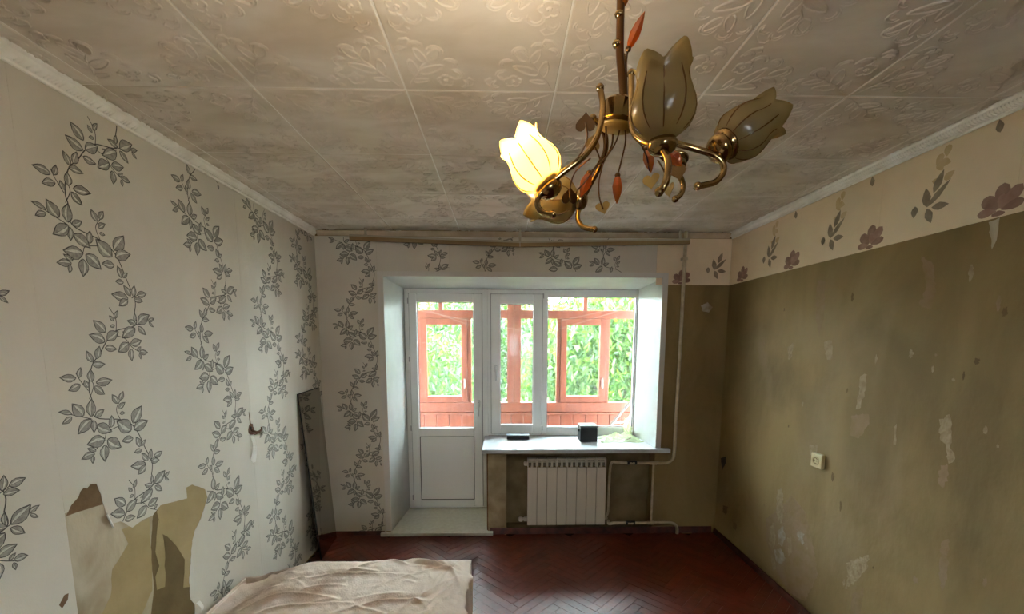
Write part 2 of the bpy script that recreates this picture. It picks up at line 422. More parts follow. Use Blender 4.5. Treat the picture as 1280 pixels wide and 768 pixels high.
for st in strokes:
    P = [Vector((x, y, 0)) for x, y in st]; n = len(P); vs_ = []
    for i in range(n):
        t = (P[min(i+1, n-1)]-P[max(i-1, 0)]).normalized(); nn = Vector((-t.y, t.x, 0))
        w = 0.0031*(1.0 if 0 < i < n-1 else 0.35)
        vs_ += [P[i]+nn*w+Vector((0, 0, 0.001)), P[i]+Vector((0, 0, -0.0050 if 0 < i < n-1 else -0.0008)), P[i]-nn*w+Vector((0, 0, 0.001))]
    fs = []
    for i in range(n-1):
        fs += [(3*i, 3*i+1, 3*i+4, 3*i+3), (3*i+1, 3*i+2, 3*i+5, 3*i+4)]
    rb.add(vs_, fs)
_o = rb.build('relief', 'tile', smooth=True); relief_me = _o.data; bpy.data.objects.remove(_o)
rnd = random.Random(3)
for i in range(-3, 7):
    for j in range(-8, 5):
        cx, cy = TX+(i+0.5)*T, TY+(j+0.5)*T
        if cx-T/2 > XR or cx+T/2 < XL or cy-T/2 > YB or cy+T/2 < YR: continue
        full = cx-T/2 >= XL and cx+T/2 <= XR and cy-T/2 >= YR and cy+T/2 <= YB
        o = bpy.data.objects.new('ceiling_tile', tile_me); col.objects.link(o); o.parent = ce
        o.location = (cx, cy, ZC+rnd.uniform(-0.0008, 0.0012)); o.rotation_euler = (rnd.uniform(-0.003, 0.003), rnd.uniform(-0.003, 0.003), 0)
        r = bpy.data.objects.new('relief', relief_me); col.objects.link(r); r.parent = o
        if rnd.random() < 0.5: r.rotation_euler = (0, 0, math.pi)

# ---- walls
wl = MB().box(XL-0.15, XL, YR-0.1, YB, -0.12, ZC+0.12).build('wall_left', 'olive')
struct(wl, 'left wall with peeling grey vine wallpaper', 'wall')
wr = MB().box(XR, XR+0.15, YR-0.1, YB, -0.12, ZC+0.12).build('wall_right', 'olive')
struct(wr, 'right wall of stained olive paint under a floral paper border', 'wall')
RW0, RW1, RZ0, RZ1 = 0.10, 0.68, 1.25, 1.87     # unseen opening added behind the viewer to let in fill light
b = MB()
b.box(XL-0.15, RW0, YR-0.3, YR, -0.12, ZC+0.12); b.box(RW1, XR+0.15, YR-0.3, YR, -0.12, ZC+0.12)
b.box(RW0, RW1, YR-0.3, YR, -0.12, RZ0); b.box(RW0, RW1, YR-0.3, YR, RZ1, ZC+0.12)
wre = b.build('wall_rear', 'paper')
struct(wre, 'plain papered wall with an added fill-light window behind the viewer', 'wall')
OX0, OX1, OZ1 = -0.965, 1.30, 2.165      # opening
DX = -0.13                               # door / sub-sill division
SZ = 0.715                               # underside of the sill
NX0, NX1, NZ0, NZ1, NY = 0.03, 1.285, 0.045, 0.70, YB+0.13
YO = YB+0.62                             # outer wall face
b = MB()
b.box(XL-0.15, OX0, YB, YO, -0.12, ZC+0.12)
b.box(OX1, XR+0.15, YB, YO, -0.12, ZC+0.12)
b.box(OX0, OX1, YB, YO, OZ1, ZC+0.12)
b.box(OX0, DX, YB, YO, -0.12, 0.0)
b.box(OX0, OX1, 3.990, YO, 2.110, OZ1); b.box(OX0, -0.900, 3.990, YO, 0.0, 2.110); b.box(1.248, OX1, 3.990, YO, 0.70, 2.110); b.box(DX, 1.248, 3.990, YO, 0.70, 0.7500); b.box(OX0, DX, 3.990, YO, 0.0, 0.0335)
wb = b.build('wall_back', 'olive')
struct(wb, 'window wall with olive paint at the right and vine paper at the left', 'wall')
b = MB()
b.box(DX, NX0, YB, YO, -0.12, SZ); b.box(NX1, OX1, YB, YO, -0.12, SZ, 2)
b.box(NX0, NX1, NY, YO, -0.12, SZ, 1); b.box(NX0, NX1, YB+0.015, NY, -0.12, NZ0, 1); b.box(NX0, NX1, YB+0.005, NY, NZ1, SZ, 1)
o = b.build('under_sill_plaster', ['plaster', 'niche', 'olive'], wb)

# ---- vine wallpaper: strips on the left wall and the window wall, each with a printed vine
def c1(x, y): return (60+x/4.8, 330+y/4.8)
def c2(x, y): return (60+x/3.8375, 460+y/3.8375)
VA = on_x(167, 390, XL)
def vv(p):
    q = on_x(p[0], p[1], XL); return (q.y-VA.y, q.z-VA.z)
main_st = [c1(515, 290), c1(520, 368), c1(400, 402), c1(345, 460), c1(300, 540), c1(255, 600), c1(232, 690), c1(230, 768), c2(195, 155), c2(212, 240), c2(335, 252), c2(400, 290), c2(450, 390), c2(482, 460), c2(478, 520)]
sub_st = [[c1(405, 400), c1(402, 330), c1(362, 262)], [c1(400, 430), c1(460, 450), c1(500, 500), c1(548, 530)], [c2(190, 110), c2(150, 60), c2(130, 25)],
          [c2(205, 245), c2(130, 230), c2(80, 218)], [c2(335, 280), c2(280, 310), c2(265, 350), c2(200, 420)], [c2(345, 250), c2(325, 200), c2(347, 150)], [c2(482, 450), c2(500, 432), c2(522, 412)],
          [c1(525, 365), c1(590, 345), c1(622, 345)], [c2(205, 60), c2(215, 90), c2(195, 150)], [c1(520, 385), c1(440, 410)]]
leaf1 = [(515, 350, 515, 300, .3), (525, 365, 474, 343, .35), (535, 362, 597, 312, .38), (595, 345, 630, 328, .3), (600, 350, 627, 378, .28), (535, 375, 580, 422, .34), (520, 388, 448, 440, .36),
         (388, 345, 363, 313, .38), (392, 330, 412, 283, .3), (397, 370, 370, 378, .4), (342, 412, 273, 346, .4), (340, 468, 250, 430, .38), (348, 458, 412, 412, .4), (335, 505, 402, 512, .35),
         (480, 475, 423, 524, .42), (490, 482, 552, 462, .38), (495, 508, 500, 577, .36), (530, 520, 552, 498, .35), (545, 525, 590, 531, .38), (545, 535, 552, 570, .35),
         (285, 572, 302, 500, .34), (266, 592, 230, 528, .36), (258, 602, 332, 601, .32)]
leaf2_ = [(132, 50, 58, 47, .33), (142, 50, 152, 2, .35), (152, 80, 98, 107, .36), (206, 68, 200, 12, .4), (190, 95, 172, 62, .45), (225, 72, 297, 59, .32), (218, 88, 264, 124, .38),
          (205, 236, 205, 156, .36), (168, 232, 116, 178, .44), (112, 222, 50, 214, .24), (112, 235, 68, 267, .34), (208, 246, 146, 312, .36), (215, 250, 217, 307, .34), (222, 238, 262, 203, .36),
          (228, 275, 296, 303, .4), (298, 288, 300, 233, .36), (272, 343, 192, 367, .42), (280, 343, 342, 378, .44), (270, 368, 270, 443, .38), (228, 400, 188, 388, .32), (222, 412, 162, 437, .34), (213, 420, 211, 458, .34),
          (332, 172, 306, 132, .4), (340, 157, 356, 116, .38), (336, 198, 364, 168, .36), (340, 220, 364, 217, .38), (397, 302, 332, 258, .46), (403, 268, 442, 190, .38), (408, 298, 470, 257, .38), (406, 338, 356, 352, .38),
          (438, 380, 420, 336, .36), (442, 376, 462, 346, .34), (447, 395, 413, 406, .38), (477, 445, 448, 412, .34), (488, 442, 492, 392, .34), (504, 426, 542, 402, .36), (490, 452, 528, 443, .36), (467, 460, 400, 472, .34), (466, 466, 430, 508, .38)]
VST = [[vv(p) for p in main_st]] + [[vv(p) for p in st] for st in sub_st]
VLF = [(vv(c1(a, b_)), vv(c1(c_, d)), w) for a, b_, c_, d, w in leaf1] + [(vv(c2(a, b_)), vv(c2(c_, d)), w) for a, b_, c_, d, w in leaf2_]
VPER = 0.666
# make the stem close on itself from repeat to repeat
_e = VST[0][-1]
VST[0] = [(p[0]-_e[0]*(i/(len(VST[0])-1)), p[1]) for i, p in enumerate(VST[0])]

def in_poly(p, poly):
    x, y = p; c = False; n = len(poly)
    for i in range(n):
        x1, y1 = poly[i]; x2, y2 = poly[(i+1) % n]
        if (y1 > y) != (y2 > y) and x < (x2-x1)*(y-y1)/(y2-y1)+x1: c = not c
    return c

def vine_print(parent, to3d, normal, a_bend, z_bend, poly, seed):
    """flat printed vine; (a, z) wall coordinates, repeats every VPER downwards; kept inside poly"""
    rnd = random.Random(seed); b = MB(); nrm = Vector(normal); lay = [0]
    def P(a, z, k): return Vector(to3d(a, z)) + nrm*(0.0012+k*0.00022)
    zs = [q[1] for q in poly]; top, bot = max(zs), min(zs)
    k0 = int(math.ceil((top-z_bend)/VPER))
    def stroke(pts, w, k):
        Q = [Vector((p[0], p[1], 0)) for p in pts]; Q, _ = spline(Q, 1, 5)
        run = []
        for q in Q+[None]:
            if q is not None and in_poly((q.x, q.y), poly): run.append(q); continue
            if len(run) > 1:
                vs_ = []; n = len(run)
                for i in range(n):
                    t = (run[min(i+1, n-1)]-run[max(i-1, 0)]).normalized()
                    vs_ += [P(run[i].x-t.y*w, run[i].y+t.x*w, k), P(run[i].x+t.y*w, run[i].y-t.x*w, k)]
                b.add(vs_, [(2*i, 2*i+1, 2*i+3, 2*i+2) for i in range(n-1)], 0)
            run = []
    for kk in range(-1, 7):
        z0 = z_bend+(k0-kk)*VPER
        if z0 < bot-0.1 or z0-VPER > top+0.1: continue
        for i, st in enumerate(VST):
            stroke([(a_bend+p[0], z0+p[1]) for p in st], 0.0019 if i == 0 else 0.0014, 0)
        for (ba, tp, w) in VLF:
            B = Vector((a_bend+ba[0], z0+ba[1], 0)); Tt = Vector((a_bend+tp[0], z0+tp[1], 0)); Tt = B+(Tt-B)*1.13
            d = Tt-B; L_ = d.length; d.normalize(); n_ = Vector((-d.y, d.x, 0)); W_ = L_*w*0.76
            prof = [(0, 0.06), (0.12, 0.55), (0.3, 0.95), (0.5, 1.0), (0.7, 0.72), (0.88, 0.3), (1.0, 0.02)]
            cv = rnd.uniform(-0.06, 0.06)*L_
            ctr = lambda t: B+d*(L_*t)+n_*(cv*math.sin(math.pi*t))
            if not all(in_poly((q.x, q.y), poly) for q in (B, Tt, ctr(0.5)+n_*W_, ctr(0.5)-n_*W_)): continue
            lay[0] = (lay[0]+1) % 6; k = 1+lay[0]*0.6
            th = min(0.0019, W_*0.3)
            out_l = [ctr(t)+n_*(W_*x) for t, x in prof]; out_r = [ctr(t)-n_*(W_*x) for t, x in prof]
            tin = lambda t: 0.05+0.88*t
            in_l = [ctr(tin(t))+n_*max(W_*x-th, 0.0002) for t, x in prof]; in_r = [ctr(tin(t))-n_*max(W_*x-th, 0.0002) for t, x in prof]
            mid_l = [ctr(tin(t))+n_*0.0005 for t, x in prof]; mid_r = [ctr(tin(t))-n_*0.0005 for t, x in prof]
            n = len(prof)
            def strip(A, Bq, mi): b.add([P(q.x, q.y, k) for q in A]+[P(q.x, q.y, k) for q in Bq], [(i, i+1, n+i+1, n+i) for i in range(n-1)], mi)
            strip(out_l, in_l, 0); strip(in_r, out_r, 0); strip(mid_l, mid_r, 0)
            half = rnd.random() < 0.5
            # grey shading hugging the outline, paler toward the vein
            m_l = [ctr(tin(t))+n_*(max(W_*x-th, 0.0002)*0.5) for t, x in prof]; m_r = [ctr(tin(t))-n_*(max(W_*x-th, 0.0002)*0.5) for t, x in prof]
            strip(in_l, m_l, 1); strip(m_l, mid_l, 2 if half else 1)
            strip(mid_r, m_r, 1 if half else 2); strip(m_r, in_r, 1)
    if b.v:
        o = b.build('vine_print', ['ink_dark', 'ink_grey', 'ink_light'], parent, fix=False)
        return o

def sheet(name, to3d, normal, poly, thick, material, parent, lift=0.0):
    b = MB(); nrm = Vector(normal)
    b.prism([Vector(to3d(a, z))+nrm*lift for a, z in poly], nrm*thick)
    return b.build(name, material, parent)
def lw3(a, z): return (XL, a, z)
def bw3(a, z): return (a, YB, z)
def rw3(a, z): return (XR, a, z)
LN, BN, RN = (1, 0, 0), (0, -1, 0), (-1, 0, 0)
def lw(u, v):
    q = on_x(u, v, XL); return (q.y, q.z)
def rw(u, v):
    q = on_x(u, v, XR); return (q.y, q.z)
def bk(u, v):
    q = on_y(u, v, YB); return (q.x, q.z)
def ragged(p, q, n, amp, rnd):
    out = []
    for i in range(1, n):
        t = i/n; out.append((p[0]+(q[0]-p[0])*t+rnd.uniform(-amp, amp), p[1]+(q[1]-p[1])*t+rnd.uniform(-amp, amp)))
    return out
def rough_poly(pts, rnd, amp=0.006, step=0.02):
    out = []
    for i, p in enumerate(pts):
        q = pts[(i+1) % len(pts)]; out.append(p)
        n = max(1, int(math.dist(p, q)/step)); out += ragged(p, q, n, amp, rnd)
    return out

def rough_open(pts, rnd, amp, step):
    out = []
    for p, q_ in zip(pts[:-1], pts[1:]):
        out.append(p); out += ragged(p, q_, max(1, int(math.dist(p, q_)/step)), amp, rnd)
    return out+[pts[-1]]
rnd = random.Random(11)
sx = [YR, -1.82, -1.28, -0.74, -0.20, 0.33, 0.865, 1.402, 1.942, 2.482, 3.020, YB]
ZT = 2.452
def torn(lst): return [lw(u, v) for u, v in lst]
for i in range(len(sx)-1):
    y0, y1 = sx[i]+0.0002, sx[i+1]-0.0002
    bi = i-2
    if abs(sx[i]-1.402) < 1e-6:
        edge = torn([(200, 632), (190, 645), (178, 650), (165, 660), (150, 652), (140, 655), (131, 640), (127, 626), (120, 605), (112, 606), (108, 611), (104, 610), (100, 614), (97, 622), (88, 632), (84, 641), (74, 644), (66, 643)])
        poly = [(y0, ZT), (y1, ZT), (y1, lw(224, 628)[1])] + rough_open(edge, rnd, 0.0025, 0.02) + [(y0, lw(60, 648)[1])]
    elif abs(sx[i]-1.942) < 1e-6:
        edge = torn([(216, 560), (216, 605), (226, 612), (240, 606), (256, 612), (259, 622), (251, 648), (243, 664), (240, 676), (238, 700), (236, 728), (238, 750), (243, 756), (244, 775)])
        poly = [(y1, 0.0), (y1, ZT), (y0, ZT)] + [(y0, edge[0][1])] + rough_open(edge[1:], rnd, 0.0025, 0.02) + [(lw(244, 775)[0], 0.2), (lw(244, 775)[0], 0.0)]
    else:
        poly = [(y0, 0.0), (y1, 0.0), (y1, ZT), (y0, ZT)]
    # neighbouring strips butt or lap by a hair
    s_ = sheet('wallpaper_strip', lw3, LN, poly, 0.0012, 'paper', wl, lift=0.0008+0.0005*(i % 2))
    bend = {5: (1.76, 1.748), 6: (2.345, 1.935), 7: (2.885, 2.112), 8: (3.395, 1.908), 4: (1.235, 1.80)}.get(bi)
    if bend is None: bend = (sx[i]+0.37, 1.8+0.19*(i % 3))
    if bi >= 2:
        def lw_l(a, z): return (XL+0.0014, a, z)
        pr = vine_print(s_, lw_l, LN, bend[0], bend[1], poly, 100+i)
# layers laid bare under the torn strips
def patch(name, lst, material, lift, thick=0.0007, seed=1, conv=torn, parent=wl, to3d=lw3, nrm=LN, amp=0.003, step=0.03):
    return sheet(name, to3d, nrm, rough_poly(conv(lst), random.Random(seed), amp, step), thick, material, parent, lift)
o = patch('backing_paper', [(58, 640), (84, 638), (128, 622), (142, 640), (168, 645), (192, 632), (188, 690), (192, 735), (186, 790), (84, 790), (70, 720)], 'backing', 0.0002, seed=2)
o['label'] = 'pale streaked backing paper'
o = patch('tan_paper_layer', [(152, 662), (178, 652), (186, 648), (189, 700), (190, 738), (176, 770), (170, 790), (118, 790), (138, 745), (140, 712), (160, 680)], 'tan', 0.0010, 0.0004, seed=3)
o = patch('tan_paper_layer', [(206, 620), (226, 600), (262, 606), (262, 628), (250, 660), (244, 690), (240, 722), (238, 734), (229, 735), (231, 700), (225, 690), (214, 676), (203, 668), (198, 648), (196, 640)], 'tan', 0.0003, 0.0006, seed=4)
o = patch('tan_paper_layer', [(198, 650), (203, 668), (206, 690), (206, 734), (196, 738), (194, 722), (199, 708), (194, 690)], 'tan', 0.0003, 0.0006, seed=5)
o = patch('bare_olive_wall', [(184, 640), (196, 632), (228, 640), (262, 640), (250, 800), (184, 800)], 'bare_dark', 0.00015, 0.0001, seed=16)
o = patch('bare_plaster_patch', [(82, 646), (94, 616), (104, 602), (122, 600), (132, 630)], 'bare_brown', 0.0006, 0.0007, seed=6)
o = patch('bare_plaster_patch', [(73, 757), (80, 744), (85, 742), (84, 750), (77, 761)], 'bare_brown', 0.0016, 0.0006, seed=8, amp=0.0, step=9)
o = patch('glue_streak', [(70, 648), (75, 647), (79, 690), (84, 704), (78, 706), (72, 680)], 'paperwhite2', 0.0014, 0.0003, seed=20, amp=0.002, step=0.02)
# curled flap and small shred by the torn edge
b = MB(); p0, p1 = lw(132, 641), lw(140, 657)
Z0 = [Vector((XL+0.003, p0[0], p0[1])), Vector((XL+0.003, p1[0], p1[1]))]
for k in range(5):
    t = k/4
    a = Vector((math.sin(t*2.2)*0.012, -0.012*t, -0.006*t))
    b.v += [tuple(Z0[0]+a), tuple(Z0[1]+a)]
for k in range(4): b.f.append((2*k, 2*k+1, 2*k+3, 2*k+2)); b.m.append(0)
b.build('paper_curl', 'paperwhite', wl)
b = MB(); p0 = lw(247, 760)
for k in range(6):
    t = k/5
    for w in (-1, 1): b.v.append((XL+0.004+0.02*math.sin(t*2.4), p0[0]+w*0.012*(1-0.4*t), p0[1]+0.03-0.05*t))
for k in range(5): b.f.append((2*k, 2*k+1, 2*k+3, 2*k+2)); b.m.append(0)
b.build('paper_curl', 'paperwhite', wl)

# window wall, left of and above the opening
CX0, CX1, CZ1 = -0.993, 1.326, 2.186     # outer edges of the white casing
strips_b = [([(XL+0.003, 0.0), (CX0, 0.0), (CX0, ZT), (XL+0.003, ZT)], (-1.024, 2.126)),
            ([(CX0+0.001, CZ1), (-0.42, CZ1), (-0.42, ZT), (CX0+0.001, ZT)], (-0.50, 2.25)),
            ([(-0.419, CZ1), (0.12, CZ1), (0.12, ZT), (-0.419, ZT)], (0.08, 2.50)),
            ([(0.121, CZ1), (0.66, CZ1), (0.66, ZT), (0.121, ZT)], (0.62, 2.02)),
            ([(0.661, CZ1), (1.228, CZ1), (1.228, ZT), (0.661, ZT)], (1.02, 1.96))]
for i, (poly, bend) in enumerate(strips_b):
    s_ = sheet('wallpaper_strip', bw3, BN, poly, 0.0012, 'paper', wb, lift=0.0008+0.0004*(i % 2))
    def bw_l(a, z): return (a, YB-0.0014, z)
    vine_print(s_, bw_l, BN, bend[0], bend[1], poly, 200+i)

# ---- floral border band: right wall and the right end of the window wall
ZB = 2.092
segs = [YR, -1.86, -1.29, -0.72, -0.15, 0.42, 0.99, 1.556, 2.12, 2.69, 3.255, YB]
def petal(b, to3d, nrm, a, z, ang, L_, W_, mi, k):
    ca, sa = math.cos(math.radians(ang)), math.sin(math.radians(ang)); pts = []
    for t, x in [(0, 0.12), (0.2, 0.55), (0.45, 0.95), (0.7, 1.0), (0.88, 0.75), (1.0, 0.0), (0.88, -0.75), (0.7, -1.0), (0.45, -0.95), (0.2, -0.55), (0, -0.12)]:
        pts.append(Vector(to3d(a+ca*L_*t-sa*W_*x, z+sa*L_*t+ca*W_*x))+Vector(nrm)*(0.0020+0.0002*k))
    b.add(pts, [tuple(range(len(pts)))], mi)
def pointed(b, to3d, nrm, a, z, ang, L_, W_, mi, k):
    ca, sa = math.cos(math.radians(ang)), math.sin(math.radians(ang)); pts = []
    for t, x in [(0, 0.0), (0.2, 0.7), (0.45, 1.0), (0.75, 0.6), (1.0, 0.0), (0.75, -0.6), (0.45, -1.0), (0.2, -0.7)]:
        pts.append(Vector(to3d(a+ca*L_*t-sa*W_*x, z+sa*L_*t+ca*W_*x))+Vector(nrm)*(0.0020+0.0002*k))
    b.add(pts, [tuple(range(len(pts)))], mi)
def border(parent, to3d, nrm, a0, a1, flips, fl, sp, oc):
    s_ = sheet('border_paper', to3d, nrm, [(a0, ZB), (a1, ZB), (a1, ZT), (a0, ZT)], 0.0012, 'band', parent, lift=0.0004)
    b = MB(); g = flips
    for a in fl:
        for k, (ang, L_, W_, mi) in enumerate([(90-4*g, 0.088, 0.0245, 0), (90-42*g, 0.090, 0.0225, 3), (90+44*g, 0.074, 0.0235, 0), (90-78*g, 0.072, 0.0165, 0), (90+88*g, 0.064, 0.016, 3), (90-10*g, 0.05, 0.014, 3), (-90, 0.02, 0.022, 0)]):
            ar = math.radians(ang); st_ = 0.008 if L_ > 0.03 else 0.0
            petal(b, to3d, nrm, a+st_*math.cos(ar), 2.116+st_*math.sin(ar), ang, L_, W_, mi, k)
    for a in sp:
        for k, (ang, L_, W_) in enumerate([(90+14*g, 0.085, 0.020), (90-42*g, 0.125, 0.014)]): pointed(b, to3d, nrm, a, 2.212, ang-4*g, L_, W_, 1, k)
        pointed(b, to3d, nrm, a-0.022*-g, 2.262, 90-22*g, 0.092, 0.018, 1, 3)
        pointed(b, to3d, nrm, a+0.02*g, 2.205, 90-95*g, 0.074, 0.016, 1, 1); pointed(b, to3d, nrm, a, 2.205, -90+22*g, 0.070, 0.018, 1, 2)
        pointed(b, to3d, nrm, a-0.055*g, 2.232, -88, 0.050, 0.017, 1, 2)
    for a in oc:
        for k, (da, dz, ang) in enumerate([(0, 0, 60), (0.03, 0.02, 20), (-0.03, 0.03, 120), (0.01, 0.05, 95), (-0.04, -0.03, 200), (0.05, -0.02, -30)]):
            petal(b, to3d, nrm, a+da*g, 2.345+dz, ang, 0.045, 0.016, 2, k % 3)
        pointed(b, to3d, nrm, a+0.2*g, 2.40, 80, 0.05, 0.014, 1, 1)
    for f_ in range(len(b.f)): pass
    if b.v: b.build('flower_print', ['flower', 'sprig', 'ochre', 'flower_b'], s_, fix=False)
for i in range(len(segs)-1):
    a0, a1 = segs[i]+0.0006, segs[i+1]-0.0006
    fl_ = [a for a in (0.46, 1.04, 1.605, 2.163, 2.745, 3.306) if a0 < a < a1]
    sp_ = [a for a in (0.75, 1.33, 1.885, 2.43, 2.985) if a0 < a < a1]
    oc_ = [a-0.05 for a in (1.33, 1.885, 2.43, 2.985) if a0 < a < a1]
    border(wr, rw3, RN, a0, a1, -1, fl_, sp_, oc_)
border(wb, bw3, BN, 1.229, XR-0.003, 1, [1.43], [1.70], [])

# ---- flaked patches on the olive paint of the right wall and the window wall
def rtorn(l): return [rw(u, v) for u, v in l]
def btorn(l): return [bk(u, v) for u, v in l]
def rp(lst, material, lift, seed, amp=0.006, step=0.012): return patch('flaked_patch', lst, material, lift, 0.0006, seed, rtorn, wr, rw3, RN, amp, step)
rp([(1174, 524), (1187, 518), (1190, 540), (1188, 556), (1194, 574), (1186, 580), (1183, 560), (1175, 548)], 'peel', 0.0004, 31)
rp([(1176, 582), (1184, 580), (1185, 602), (1178, 610), (1172, 600)], 'peel_pink', 0.0004, 32)
rp([(1064, 520), (1086, 518), (1087, 530), (1074, 548), (1062, 544)], 'peel_pink', 0.0004, 33)
rp([(1076, 470), (1084, 468), (1082, 488), (1076, 510), (1070, 512), (1074, 490)], 'peel', 0.0006, 34)
rp([(1030, 428), (1040, 426), (1042, 448), (1034, 450)], 'peel', 0.0004, 35)
rp([(1152, 322), (1166, 330), (1170, 362), (1164, 386), (1152, 384), (1158, 352)], 'peel_pink', 0.0004, 36)
rp([(1022, 350), (1032, 352), (1030, 400), (1024, 420), (1020, 400)], 'peel_pink', 0.0004, 37)
rp([(1236, 278), (1250, 272), (1246, 300), (1240, 312)], 'backing', 0.0004, 38, 0.003)
rp([(958, 648), (975, 636), (990, 620), (1006, 640), (1018, 690), (1022, 720), (1006, 752), (985, 740), (966, 706), (958, 676)], 'peel_pink', 0.0002, 39)
for k_, pl_ in enumerate([[(962, 660), (967, 654), (970, 676), (966, 690), (961, 680)], [(972, 664), (979, 658), (982, 672), (978, 684), (973, 680)], [(968, 688), (976, 686), (982, 698), (978, 706), (970, 702)],
                          [(984, 674), (989, 670), (990, 692), (986, 696)], [(964, 696), (968, 694), (970, 712), (966, 714)], [(974, 640), (977, 632), (980, 648), (976, 656)]]):
    rp(pl_, 'peel_white' if k_ in (1, 2) else 'peel', 0.0006, 140+k_, 0.006, 0.010)
rp([(996, 662), (1006, 668), (1004, 682), (998, 676)], 'peel_white', 0.0006, 41, 0.01)
rp([(972, 612), (978, 610), (980, 640), (974, 652), (970, 640)], 'peel', 0.0006, 42, 0.008)
rp([(1058, 704), (1086, 694), (1084, 712), (1068, 730), (1056, 736), (1060, 718)], 'peel', 0.0004, 43)
rp([(1066, 742), (1080, 736), (1076, 764), (1060, 780)], 'peel_pink', 0.0004, 44)
rp([(1012, 556), (1022, 556), (1020, 570), (1012, 570)], 'peel', 0.0004, 45)
rp([(1176, 680), (1186, 674), (1184, 720), (1178, 740), (1174, 720)], 'peel_pink', 0.0004, 46)
rp([(985, 434), (992, 428), (990, 446), (986, 450)], 'peel', 0.0004, 47)
rp([(1118, 534), (1121, 530), (1120, 556), (1117, 556)], 'peel', 0.0004, 48, 0.002)
rp([(904, 632), (910, 634), (908, 644), (903, 641)], 'bare_dark', 0.0004, 49, 0.006)
rp([(917, 652), (921, 656), (920, 664), (916, 660)], 'bare_dark', 0.0004, 50, 0.006)
rp([(901, 573), (908, 571), (907, 580), (903, 588)], 'hole', 0.0004, 51, 0.004)
rr = random.Random(77)
for k in range(30):   # small flakes scattered over the paint
    u_, v_ = rr.uniform(925, 1275), rr.uniform(330, 760)
    if v_ < 350+(u_-917)*-0.2: continue
    y_, z_ = rw(u_, v_); r_ = rr.uniform(0.004, 0.012); h_ = r_*rr.uniform(1.0, 3.2)
    if z_ > 2.0 or z_ < 0.1: continue
    pl_ = [(y_+r_*math.cos(a)*rr.uniform(.5, 1.2), z_+h_*math.sin(a)*rr.uniform(.5, 1.2)) for a in np.linspace(0, 6.28, 20)[:-1]]
    sheet('flaked_patch', rw3, RN, pl_, 0.0006, rr.choice(['peel', 'peel_pink', 'peel', 'bare_dark']), wr, 0.0003)
o = patch('flaked_patch', [(876, 382), (884, 378), (891, 384), (886, 391), (878, 389)], 'peel_white', 0.0004, 0.0006, 52, btorn, wb, bw3, BN, 0.004, 0.01)
# ---- cornices and skirtings
def cornice(name, prof, p0, p1, material, side):
    """prof: (out from wall, below ceiling) outline swept from p0 to p1"""
    b = MB(); p0, p1 = Vector(p0), Vector(p1); n = len(prof); out = Vector(side)
    for p in (p0, p1):
        for (a, d) in prof: b.v.append(tuple(p+out*a-Vector((0, 0, d))))
    b.f = [tuple(range(n)), tuple(range(2*n-1, n-1, -1))]+[(i, n+i, n+(i+1) % n, (i+1) % n) for i in range(n)]; b.m = [0]*len(b.f)
    return b.build(name, material)
prof = [(0, 0.0), (0.034, 0.0), (0.034, 0.006), (0.026, 0.012), (0.022, 0.024), (0.014, 0.034), (0.006, 0.04), (0.006, 0.048), (0.002, 0.05), (0, 0.05)]
tl = struct(cornice('trim_1', prof, (XL+0.0025, YR, ZC), (XL+0.0025, YB, ZC), 'cornice', (1, 0, 0)), 'chipped white rope cornice along the left wall', 'cornice')
tr_ = struct(cornice('trim_2', prof, (XR-0.0025, YR, ZC), (XR-0.0025, YB, ZC), 'cornice', (-1, 0, 0)), 'white rope cornice along the right wall', 'cornice')
prof_b = [(0, 0.012), (0.030, 0.012), (0.030, 0.020), (0.018, 0.034), (0.006, 0.044), (0, 0.046)]
tb_ = struct(cornice('trim_3', prof_b, (XL+0.03, YB-0.0025, ZC), (XR-0.03, YB-0.0025, ZC), 'cornice_back', (0, -1, 0)), 'faded plain cornice above the window', 'cornice')
for root, x, s_ in ((tl, XL+0.0225, 1), (tr_, XR-0.0225, -1)):
    b = MB(); y = 0.6
    rr = random.Random(4)
    while y < YB-0.05:
        if s_ > 0 and rr.random() < 0.28: y += 0.012; continue
        b.tube([(x-s_*0.009, y, ZC-0.037), (x-s_*0.003, y+0.010, ZC-0.027), (x+s_*0.0035, y+0.016, ZC-0.016)], [0.0028, 0.0045, 0.0028], 5)
        y += 0.012
    o = b.build('rope_molding', 'cornice', root, smooth=True); o['kind'] = 'stuff'
rnd = random.Random(9)
def skirting(name, pts, label, h0=0.05):
    b = MB()
    n = len(pts)
    o = None
    for (p, q) in zip(pts[:-1], pts[1:]): b.hexa(skirt_hex(p, q, h0))
    o = b.build(name, 'red_skirt', bevel=0.003); return struct(o, label, 'skirting')
def skirt_hex(p, q, h):
    p, q = Vector(p), Vector(q); d = (q-p).normalized(); n_ = Vector((-d.y, d.x, 0))*0.016
    return [p, q, q+n_, p+n_, p+Vector((0, 0, h)), q+Vector((0, 0, h)), q+n_*0.6+Vector((0, 0, h)), p+n_*0.6+Vector((0, 0, h))]
skirting('baseboard_right', [(XR-0.003, YR, 0.001), (XR-0.003, 1.7, 0.001), (XR-0.012, 2.35, 0.001), (XR-0.006, 3.0, 0.001), (XR-0.003, YB-0.012, 0.001)], 'dark red skirting pulling off the right wall', 0.045)
skirting('baseboard_back', [(XR-0.03, YB-0.0006, 0.001), (DX+0.02, YB-0.0006, 0.001)], 'dark red skirting under the radiator niche', 0.055)
skirting('baseboard_left', [(CX0-0.01, YB-0.0025, 0.001), (XL+0.01, YB-0.0025, 0.001)], 'dark red skirting below the vine paper beside the door step', 0.035)

